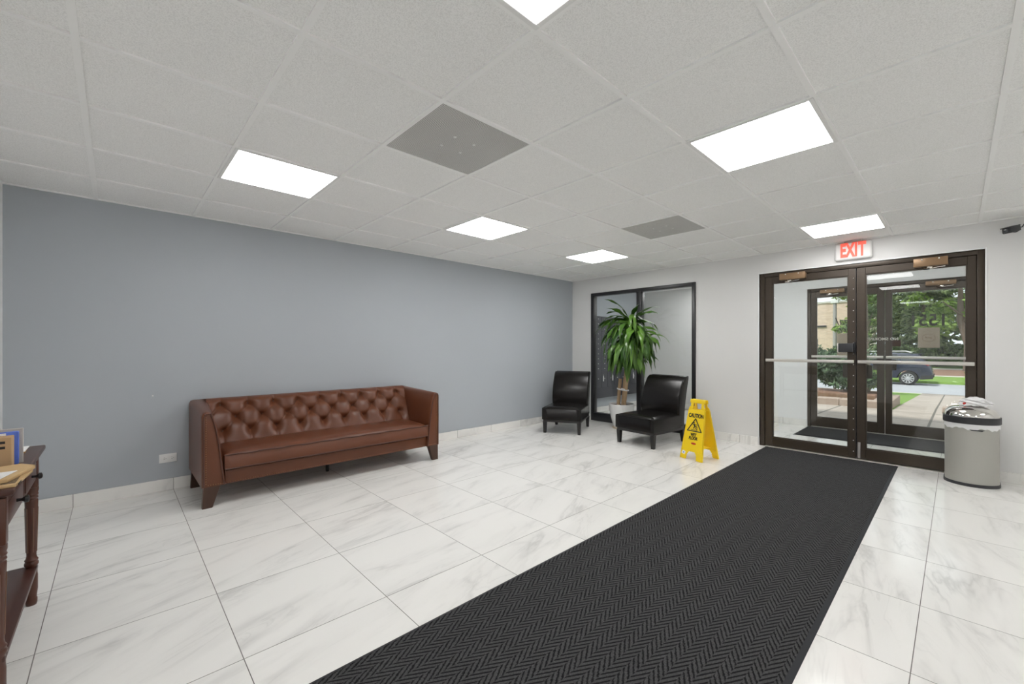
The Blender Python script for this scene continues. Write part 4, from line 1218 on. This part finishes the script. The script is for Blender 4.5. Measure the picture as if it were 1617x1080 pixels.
e1 = sheet('paper_bag', [(-2.42, -0.227), (-2.20, -0.245), (-2.195, -0.40), (-2.41, -0.42)], TZ + 0.0005, TZ + 0.010, 'kraft', 'brown paper bag at the bottom of the stack, hanging over the table edge', 'paper bag')
g = G(); g.box(-0.09, 0.09, 0.082, 0.0835, 0.001, 0.008)
for k in range(14): g.box(-0.09 + k * 0.013, -0.082 + k * 0.013, 0.040, 0.075, 0.0092, 0.0098)
part('printed_band', g, 'ink', e1, label='dark printed band')
sheet('kraft_envelope', [(-2.50, -0.268), (-2.435, -0.222), (-2.24, -0.268), (-2.21, -0.43), (-2.44, -0.44)], TZ + 0.0105, TZ + 0.024, 'kraft', 'brown padded envelope on top of the paper bag', 'envelope')
sheet('white_envelope', [(-2.355, -0.258), (-2.18, -0.300), (-2.20, -0.42), (-2.36, -0.40)], TZ + 0.0245, TZ + 0.0265, 'paper', 'plain white envelope lying on the brown padded envelope', 'envelope')
wl = sheet('small_packet', [(-3.035, -0.300), (-2.875, -0.292), (-2.88, -0.385), (-3.03, -0.385)], TZ + 0.0005, TZ + 0.006, 'kraft', 'flat kraft packet with a white label near the far end of the table', 'packet')
g = G(); g.box(-0.076, 0.074, -0.03, 0.046, 0.0055, 0.0063); part('label', g, 'paper', wl, label='white label')

# =================================================================== OUTSIDE
prof = [(8.05, -0.015), (9.5, -0.03), (13.0, -0.13), (18.0, -0.36), (23.0, -0.58)]
def gz(y):
    P = prof + [(23.15, -0.66), (31.3, -0.70), (31.4, -0.58), (35.5, -0.50), (36.1, -0.48), (42.0, -0.33), (45.0, -0.20), (70.0, 0.3)]
    for (a, za), (b, zb) in zip(P, P[1:]):
        if a <= y <= b: return za + (zb - za) * (y - a) / (b - a)
    return P[0][1] if y < P[0][0] else P[-1][1]
def strip(name, mat, x0, x1, ys_, label, cat='ground', lift=0.0):
    g = G(); t = bmesh.new(); r = [[t.verts.new((x, y, gz(y) + lift - d)) for y in ys_] for x, d in ((x0, 0), (x1, 0), (x1, 0.12), (x0, 0.12))]
    n = len(ys_)
    for a, b in ((0, 1), (1, 2), (2, 3), (3, 0)):
        for k in range(n - 1): t.faces.new((r[a][k], r[b][k], r[b][k + 1], r[a][k + 1]))
    t.faces.new([r[k][0] for k in range(4)]); t.faces.new([r[k][-1] for k in (3, 2, 1, 0)])
    bmesh.ops.recalc_face_normals(t, faces=t.faces); g._merge(t)
    return struct(name, g, mat, label, cat)
strip('sidewalk', 'sidewalk', -9.0, 7.0, [8.0, 9.5, 11.95], 'pale concrete walk along the building', 'sidewalk')
strip('sidewalk_path', 'sidewalk', -0.92, 0.75, [11.95, 13.0, 18.0, 23.0], 'concrete path from the door to the street', 'sidewalk')
strip('lawn_near', 'grass', -14.0, -0.92, [11.96, 13.0, 18.0, 22.4], 'front lawn left of the path', 'lawn')
strip('lawn_near_right', 'grass', 0.75, 9.0, [11.96, 13.0, 18.0, 22.4], 'front lawn right of the path', 'lawn')
strip('kerb', 'kerb', -30.0, 20.0, [22.4, 22.9, 23.0], 'pale kerb on the near side of the street', 'kerb', 0.0)
strip('street', 'asphalt', -40.0, 30.0, [23.0, 23.15, 31.3], 'pale grey asphalt street', 'street')
strip('lawn_far', 'grass', -40.0, 30.0, [31.3, 31.4, 35.5], 'grass verge beyond the parked car', 'lawn')
strip('sidewalk_far', 'kerb', -40.0, 30.0, [35.5, 36.1], 'pale walk edge beyond the verge', 'sidewalk')
strip('mulch_bed', 'mulch', -40.0, 30.0, [36.1, 42.0], 'brown mulch bed beyond the verge', 'mulch')
strip('sidewalk_far_upper', 'kerb', -40.0, 30.0, [42.0, 43.2], 'pale walk before the trees', 'sidewalk')
strip('lawn_back', 'grass', -45.0, 35.0, [43.2, 45.0, 70.0], 'lawn under the far trees', 'lawn')

# planter walls of block stone
def blocks(name, x0, x1, y0, y1, z0, z1, label):
    g = G()
    n = max(1, round(max(x1 - x0, y1 - y0) / 0.45))
    for k in range(n):
        if x1 - x0 > y1 - y0: g.box(x0 + (x1 - x0) * k / n + 0.003, x0 + (x1 - x0) * (k + 1) / n - 0.003, y0, y1, z0, z1, 0.012, 1)
        else: g.box(x0, x1, y0 + (y1 - y0) * k / n + 0.003, y0 + (y1 - y0) * (k + 1) / n - 0.003, z0, z1, 0.012, 1)
    return struct(name, g, 'planter', label, 'planter wall')
blocks('planter_wall', -8.0, -0.95, 11.95, 12.28, -0.16, 0.05, 'low tan block planter wall left of the path')
blocks('planter_wall_side', -1.28, -0.95, 12.29, 14.0, -0.20, 0.05, 'low tan block planter wall running along the path')
blocks('planter_wall_right', -0.20, 4.0, 11.96, 12.28, -0.16, 0.02, 'low tan block planter wall right of the path')
g = G(); g.box(-8.0, -1.29, 12.9, 14.2, -0.25, 0.10, 0.04, 2); struct('planter_soil', g, 'mulch', 'dark raised soil bed behind the planter wall', 'soil')

# leafy crowns
def leaf_cloud(centers, radii, n, size, rng, flat=0.0, aspect=0.55):
    """quads scattered in ellipsoidal clumps, denser near each clump's shell"""
    vs_, fs = [], []
    cs = np.array(centers, float); rs = np.array(radii, float)
    wts = (rs[:, 0] * rs[:, 1] * rs[:, 2]) ** 0.66; wts = wts / wts.sum()
    idx = rng.choice(len(cs), n, p=wts)
    d = rng.normal(size=(n, 3)); d /= np.linalg.norm(d, axis=1)[:, None]
    rad = rng.random(n) ** 0.45
    pos = cs[idx] + d * rs[idx] * rad[:, None]
    a = rng.normal(size=(n, 3)); a[:, 2] *= (1 - flat); a /= np.linalg.norm(a, axis=1)[:, None]
    b = rng.normal(size=(n, 3)); b -= a * np.sum(a * b, axis=1)[:, None]; b /= np.linalg.norm(b, axis=1)[:, None]
    s = size * (0.6 + 0.8 * rng.random(n))
    A, B = a * s[:, None], b * (s * aspect)[:, None]
    V = np.stack([pos - A, pos - B * 0.8 + A * 0.1, pos + A, pos + B * 0.8 + A * 0.1], 1).reshape(-1, 3)
    F = np.arange(4 * n).reshape(n, 4)
    return V, F
def mesh_from(name, V, F, mat):
    me = bpy.data.meshes.new(name); me.from_pydata(V.tolist(), [], F.tolist()); me.materials.append(MAT[mat]); return me
def tree(x, y, h, spread, trunk_h, trunk_r, mat, n, size, seed, label, name='leafy_tree', group='trees across the street', clumps=26, dx=0):
    rng = np.random.default_rng(seed); z = gz(y)
    t = thing(name, label, 'tree', (x, y, z), group=group)
    g = G(); g.tube([(0, 0, -0.05), (0.03, 0, trunk_h * 0.5), (-0.02 + dx, 0.02, trunk_h), (dx, 0, h * 0.75)], [trunk_r * 1.15, trunk_r, trunk_r * 0.8, trunk_r * 0.3], 12)
    for k in range(5):
        an = rng.random() * 6.28; zz_ = trunk_h * (0.75 + 0.1 * k)
        g.tube([(dx * 0.5, 0, zz_), (dx * 0.5 + cos(an) * spread * 0.4, sin(an) * spread * 0.4, zz_ + h * 0.12)], [trunk_r * 0.4, trunk_r * 0.12], 6)
    part('trunk', g, 'bark', t)
    cs, rs = [], []
    for k in range(clumps):
        f = rng.random(); zz_ = trunk_h * 0.75 + (h - trunk_h * 0.75) * f
        rr = spread * (1 - abs(f - 0.4) ** 1.6) * rng.random() ** 0.5
        an = rng.random() * 6.28
        cs.append((dx + rr * cos(an), rr * sin(an), zz_)); q = spread * rng.uniform(0.22, 0.42); rs.append((q, q, q * 0.7))
    V, F = leaf_cloud(cs, rs, n, size, rng, 0.3)
    put('crown', mesh_from('crown', V, F, mat), t)
    return t
def spruce(x, y, h, r, mat, n, size, seed, label, zlow=0.3):
    rng = np.random.default_rng(seed); z = gz(y)
    t = thing('spruce_tree', label, 'tree', (x, y, z), group='trees across the street')
    g = G(); g.tube([(0, 0, -0.05), (0, 0, h)], [0.16, 0.02], 10); part('trunk', g, 'bark', t)
    nb = int(h * 9)
    P, D = [], []
    for k in range(nb):
        f = k / nb; zb = zlow + (h - zlow) * f; L_ = r * (1 - f) ** 0.75 * rng.uniform(0.8, 1.1); an = k * 2.4 + rng.uniform(-.3, .3)
        m_ = int(n / nb * (1 - f) * 2)
        s_ = rng.random(m_) ** 0.6
        px_ = s_ * L_; off = rng.normal(size=m_) * 0.16 * (0.4 + s_)
        P.append(np.stack([px_ * cos(an) - off * sin(an), px_ * sin(an) + off * cos(an), zb - 0.30 * px_ + 0.10 * px_ ** 2 / max(L_, .1) - rng.random(m_) * 0.22], 1))
        D.append(np.tile([cos(an), sin(an), -0.45], (m_, 1)))
    P = np.concatenate(P); D = np.concatenate(D) + rng.normal(size=P.shape) * 0.45; D /= np.linalg.norm(D, axis=1)[:, None]
    B = rng.normal(size=P.shape); B -= D * np.sum(D * B, axis=1)[:, None]; B /= np.linalg.norm(B, axis=1)[:, None]
    s = size * (0.6 + 0.8 * rng.random(len(P)))
    A, B = D * s[:, None], B * (s * 0.33)[:, None]
    V = np.stack([P - A, P - B, P + A, P + B], 1).reshape(-1, 3); F = np.arange(4 * len(P)).reshape(-1, 4)
    put('needles', mesh_from('needles', V, F, mat), t)
    return t
def bush(x, y, w_, h, mat, n, size, seed, label, z0=None, group='bushes outside', d_=None):
    rng = np.random.default_rng(seed); z = gz(y) if z0 is None else z0
    t = thing('bush', label, 'bush', (x, y, z), group=group)
    d_ = d_ or w_ * 0.6
    g = G()
    for k in range(5):
        an = k * 1.26; g.tube([(0, 0, -0.03), (cos(an) * w_ * 0.3, sin(an) * d_ * 0.3, h * 0.6)], [0.02, 0.008], 5)
    part('stem', g, 'bark', t)
    cs = [(rng.uniform(-.62, .62) * w_ / 1.3, rng.uniform(-.62, .62) * d_ / 1.3, h * rng.uniform(0.22, 0.80)) for _ in range(16)]
    rs = [(w_ * 0.26, d_ * 0.26, h * 0.2)] * 16
    V, F = leaf_cloud(cs, rs, n, size, rng)
    V[:, 2] = np.maximum(V[:, 2], 0.01)
    put('leaves', mesh_from('leaves', V, F, mat), t)
    return t
spruce(-1.75, 45.5, 12.5, 3.0, 'spruce', 9000, 0.20, 1, 'large drooping spruce tree behind the parked car')
spruce(-4.6, 50.0, 11.0, 2.6, 'spruce', 6500, 0.20, 2, 'dark spruce tree behind the door mullion, left of the large spruce')
tree(0.55, 41.0, 9.0, 2.9, 3.4, 0.24, 'maple', 5500, 0.17, 3, 'light green maple tree at the right, its grey trunk beside the door stile', clumps=34, dx=-0.35)
tree(-1.0, 52.0, 11.0, 3.4, 2.0, 0.2, 'darkleaf', 7500, 0.18, 4, 'dense dark tree behind the large spruce', clumps=40)
tree(2.6, 47.0, 10.0, 3.0, 2.0, 0.2, 'darkleaf', 5000, 0.19, 5, 'dark tree right of the maple', clumps=30)
tree(-4.9, 41.0, 9.0, 1.7, 2.0, 0.13, 'maple', 4200, 0.15, 6, 'slim light green tree seen beside the centre stile', clumps=26)
tree(-3.0, 55.0, 11.0, 3.6, 2.0, 0.2, 'darkleaf', 6500, 0.2, 7, 'dark tree far behind the parked car', clumps=36)
tree(-2.15, 19.2, 4.6, 0.62, 2.0, 0.05, 'darkleaf', 1500, 0.10, 8, 'young slender tree above the front shrub', name='young_tree', clumps=16)
tree(5.5, 50.0, 10.0, 3.2, 2.0, 0.2, 'maple', 4000, 0.2, 9, 'maple tree far to the right', clumps=26)
for k, (bx_, by_, bw, bh) in enumerate(((-4.4, 44.5, 2.0, 1.8), (-2.6, 44.2, 2.2, 1.7), (-1.0, 44.6, 2.2, 2.1), (0.8, 44.3, 2.3, 1.9), (2.8, 44.6, 2.4, 1.9), (-6.4, 45.0, 2.0, 1.7))):
    bush(bx_, by_, bw, bh, 'darkleaf', 2600, 0.15, 20 + k, ('dark bush under the trees, left of the car', 'dark bush under the trees, just behind the car roof', 'dark bush under the spruce, behind the car rear',
         'dark bush under the trees by the maple trunk', 'dark bush under the trees at the far right', 'dark bush under the trees near the brick building')[k])
bush(-1.95, 13.6, 1.35, 1.15, 'shrubleaf', 4200, 0.062, 40, 'large dark shrub in the planter outside the street doors', z0=0.10, d_=0.9)
bush(-1.52, 13.75, 0.60, 0.70, 'maple', 700, 0.05, 41, 'small light green plant at the end of the planter', z0=0.10, d_=0.5)
bush(-4.75, 25.0 - 3.0, 1.0, 2.4, 'maple', 2000, 0.09, 42, 'light green bush before the brick building')
bush(-3.35, 21.0, 1.2, 1.9, 'shrubleaf', 1800, 0.085, 43, 'round bush on the front lawn before the brick building')
bush(0.50, 12.9, 0.55, 1.0, 'maple', 420, 0.06, 44, 'leafy plant behind the bin at the right of the path', z0=-0.10, d_=0.5)
# thin dark stake by the shrub
g = G(); g.tube([(0, 0, -0.05), (0.05, 0, 1.75)], 0.025, 8)
solo('garden_stake', g, 'ink', 'thin dark post leaning beside the planter shrub', 'post', (-3.05, 16.0, gz(16.0)))

# brick building and street pole
bb = thing('brick_building', 'tan brick building across the street at the left', 'building', (-15.0, 62.0, gz(60)))
g = G(); g.box(-13.0, 7.8, 0, 10, -0.3, 6.45); part('wall', g, 'brick', bb)
g = G(); g.box(-13.1, 7.9, -0.1, 10.1, 6.40, 6.6); part('parapet', g, 'kerb', bb)
g = G(); g.box(3.3, 4.3, -0.12, 0, 3.55, 3.75); part('wall_sign', g, 'ink', bb, label='thin dark bar on the brick wall')
sp_ = thing('utility_pole', 'grey street pole with a white box, in front of the brick building', 'pole', (-7.9, 49.5, gz(49.5)))
g = G(); g.lathe([(0.17, -0.05), (0.14, 5.6)], seg=14); part('pole', g, 'pole_grey', sp_)
g = G(); g.box(-0.30, 0.30, -0.2, 0.2, 5.5, 6.05, 0.03); part('box', g, 'white_plastic', sp_)

# =================================================================== CAR
CARZ = gz(30.3)
car = thing('car', 'dark navy SUV parked across the street, seen from its left side', 'car', (-3.05, 31.0 - 0.9, CARZ))
# side profile along x (front at -x, rear at +x)
lower = [(-2.28, 0.42), (-2.30, 0.62), (-2.22, 0.84), (-1.70, 0.98), (-1.15, 1.05), (1.60, 1.08), (2.02, 1.06), (2.16, 0.98), (2.22, 0.74), (2.26, 0.55), (2.22, 0.34), (1.80, 0.28), (-1.9, 0.28)]
def arch(poly, cx_, r=0.40):
    return poly
# lower body with wheel arches cut from the outline
bot = []
def arc_pts(cx_, r, n=10): return [(cx_ + r * cos(pi - pi * k / n), 0.34 + r * sin(pi - pi * k / n)) for k in range(n + 1)]
outline = [(-2.28, 0.42), (-2.30, 0.62), (-2.22, 0.84), (-1.70, 0.98), (-1.15, 1.05), (1.60, 1.08), (2.02, 1.06), (2.16, 0.98), (2.22, 0.74), (2.26, 0.58), (2.24, 0.46)]
sill = [(2.10, 0.34)] + list(reversed(arc_pts(1.36, 0.40))) + list(reversed(arc_pts(-1.36, 0.40))) + [(-2.1, 0.34)]
g = G(); g.prism(outline + sill, 'y', -0.90, 0.90, 0.045, 3, sharp_only=True); part('body', g, 'car_paint', car)
g = G(); 
cab = [(-1.25, 1.03), (-0.45, 1.52), (-0.15, 1.61), (0.60, 1.665), (1.35, 1.62), (1.72, 1.56), (2.08, 1.05)]
t = bmesh.new()
for s in (-1, 1): pass
va = [t.verts.new((x, -0.86 + 0.22 * max(0, (z - 1.03) / 0.63), z)) for x, z in cab]; vb = [t.verts.new((x, 0.86 - 0.22 * max(0, (z - 1.03) / 0.63), z)) for x, z in cab]
n = len(cab); t.faces.new(va); t.faces.new(list(reversed(vb)))
for k in range(n): t.faces.new((va[(k + 1) % n], va[k], vb[k], vb[(k + 1) % n]))
bmesh.ops.recalc_face_normals(t, faces=t.faces); bmesh.ops.bevel(t, geom=list(t.edges), offset=0.03, segments=2, profile=0.5, affect='EDGES'); g._merge(t)
part('cabin', g, 'car_paint', car)
def side_glass(pts, s):
    g = G(); q = [(x, s * (0.868 - 0.22 * max(0, (z - 1.03) / 0.63)), z) for x, z in pts]
    q2 = [(x, y - s * 0.01, z) for x, y, z in q]; n = len(q)
    g.raw(q + q2, [tuple(range(n)), tuple(range(2 * n - 1, n - 1, -1))] + [(k, (k + 1) % n, n + (k + 1) % n, n + k) for k in range(n)])
    bmesh.ops.recalc_face_normals(g.bm, faces=g.bm.faces); part('side_window', g, 'car_glass', car, smooth=False)
for s in (-1, 1):
    side_glass([(-1.05, 1.08), (-0.38, 1.49), (0.12, 1.57), (0.12, 1.08)], s)
    side_glass([(0.20, 1.08), (0.20, 1.575), (0.95, 1.58), (1.02, 1.10)], s)
    side_glass([(1.10, 1.12), (1.06, 1.57), (1.45, 1.53), (1.62, 1.30), (1.55, 1.15)], s)
    g = G(); g.tube([(-0.4, s * 0.62, 1.60), (-0.2, s * 0.62, 1.70), (1.25, s * 0.62, 1.72), (1.45, s * 0.62, 1.64)], 0.022, 8); part('roof_rail', g, 'alu', car)
    g = G(); g.box(1.86, 2.12, s * 0.72 - 0.17, s * 0.72 + 0.17, 0.98, 1.12, 0.03); part('tail_light', g, 'tail', car)
    g = G(); g.prism([(1.80, 0.30), (2.26, 0.36), (2.28, 0.56), (1.82, 0.50)], 'y', s * 0.915 - 0.02, s * 0.915 + 0.01, 0.01, 1); part('bumper_trim', g, 'car_black', car)
g = G(); g.prism([(1.75, 1.56), (1.80, 1.58), (2.07, 1.13), (2.02, 1.11)], 'y', -0.60, 0.60); part('rear_window', g, 'car_glass', car)
g = G(); g.prism([(1.55, 1.60), (1.92, 1.60), (1.92, 1.57), (1.60, 1.55)], 'y', -0.6, 0.6, 0.008, 1); part('spoiler', g, 'car_paint', car)
for wx in (-1.36, 1.36):
    for s in (-1, 1):
        Mw = Matrix.Translation((wx, s * 0.80, 0.345)) @ Matrix.Rotation(pi / 2, 4, 'X')
        g = G(); g.lathe([(0.22, -0.11), (0.32, -0.115), (0.345, -0.09), (0.345, 0.09), (0.32, 0.115), (0.22, 0.11)], seg=32, M=Mw); wh = part('wheel', g, 'tyre', car)
        g = G(); yo = s * 0.80 + s * 0.112
        for k in range(10):
            an = k * 2 * pi / 10
            c_, s_ = cos(an), sin(an)
            w2 = 0.022
            g.raw([(wx + c_ * 0.05 - s_ * w2, yo, 0.345 + s_ * 0.05 + c_ * w2), (wx + c_ * 0.05 + s_ * w2, yo, 0.345 + s_ * 0.05 - c_ * w2),
                   (wx + c_ * 0.225 + s_ * w2 * 1.3, yo, 0.345 + s_ * 0.225 - c_ * w2 * 1.3), (wx + c_ * 0.225 - s_ * w2 * 1.3, yo, 0.345 + s_ * 0.225 + c_ * w2 * 1.3)], [(0, 1, 2, 3)])
        ring = [(wx + 0.228 * cos(a), yo, 0.345 + 0.228 * sin(a)) for a in np.linspace(0, 2 * pi, 33)]
        g.tube(ring, 0.012, 6); g.sphere((wx, yo, 0.345), (0.06, 0.012, 0.06))
        part('rim', g, 'alloy', wh)
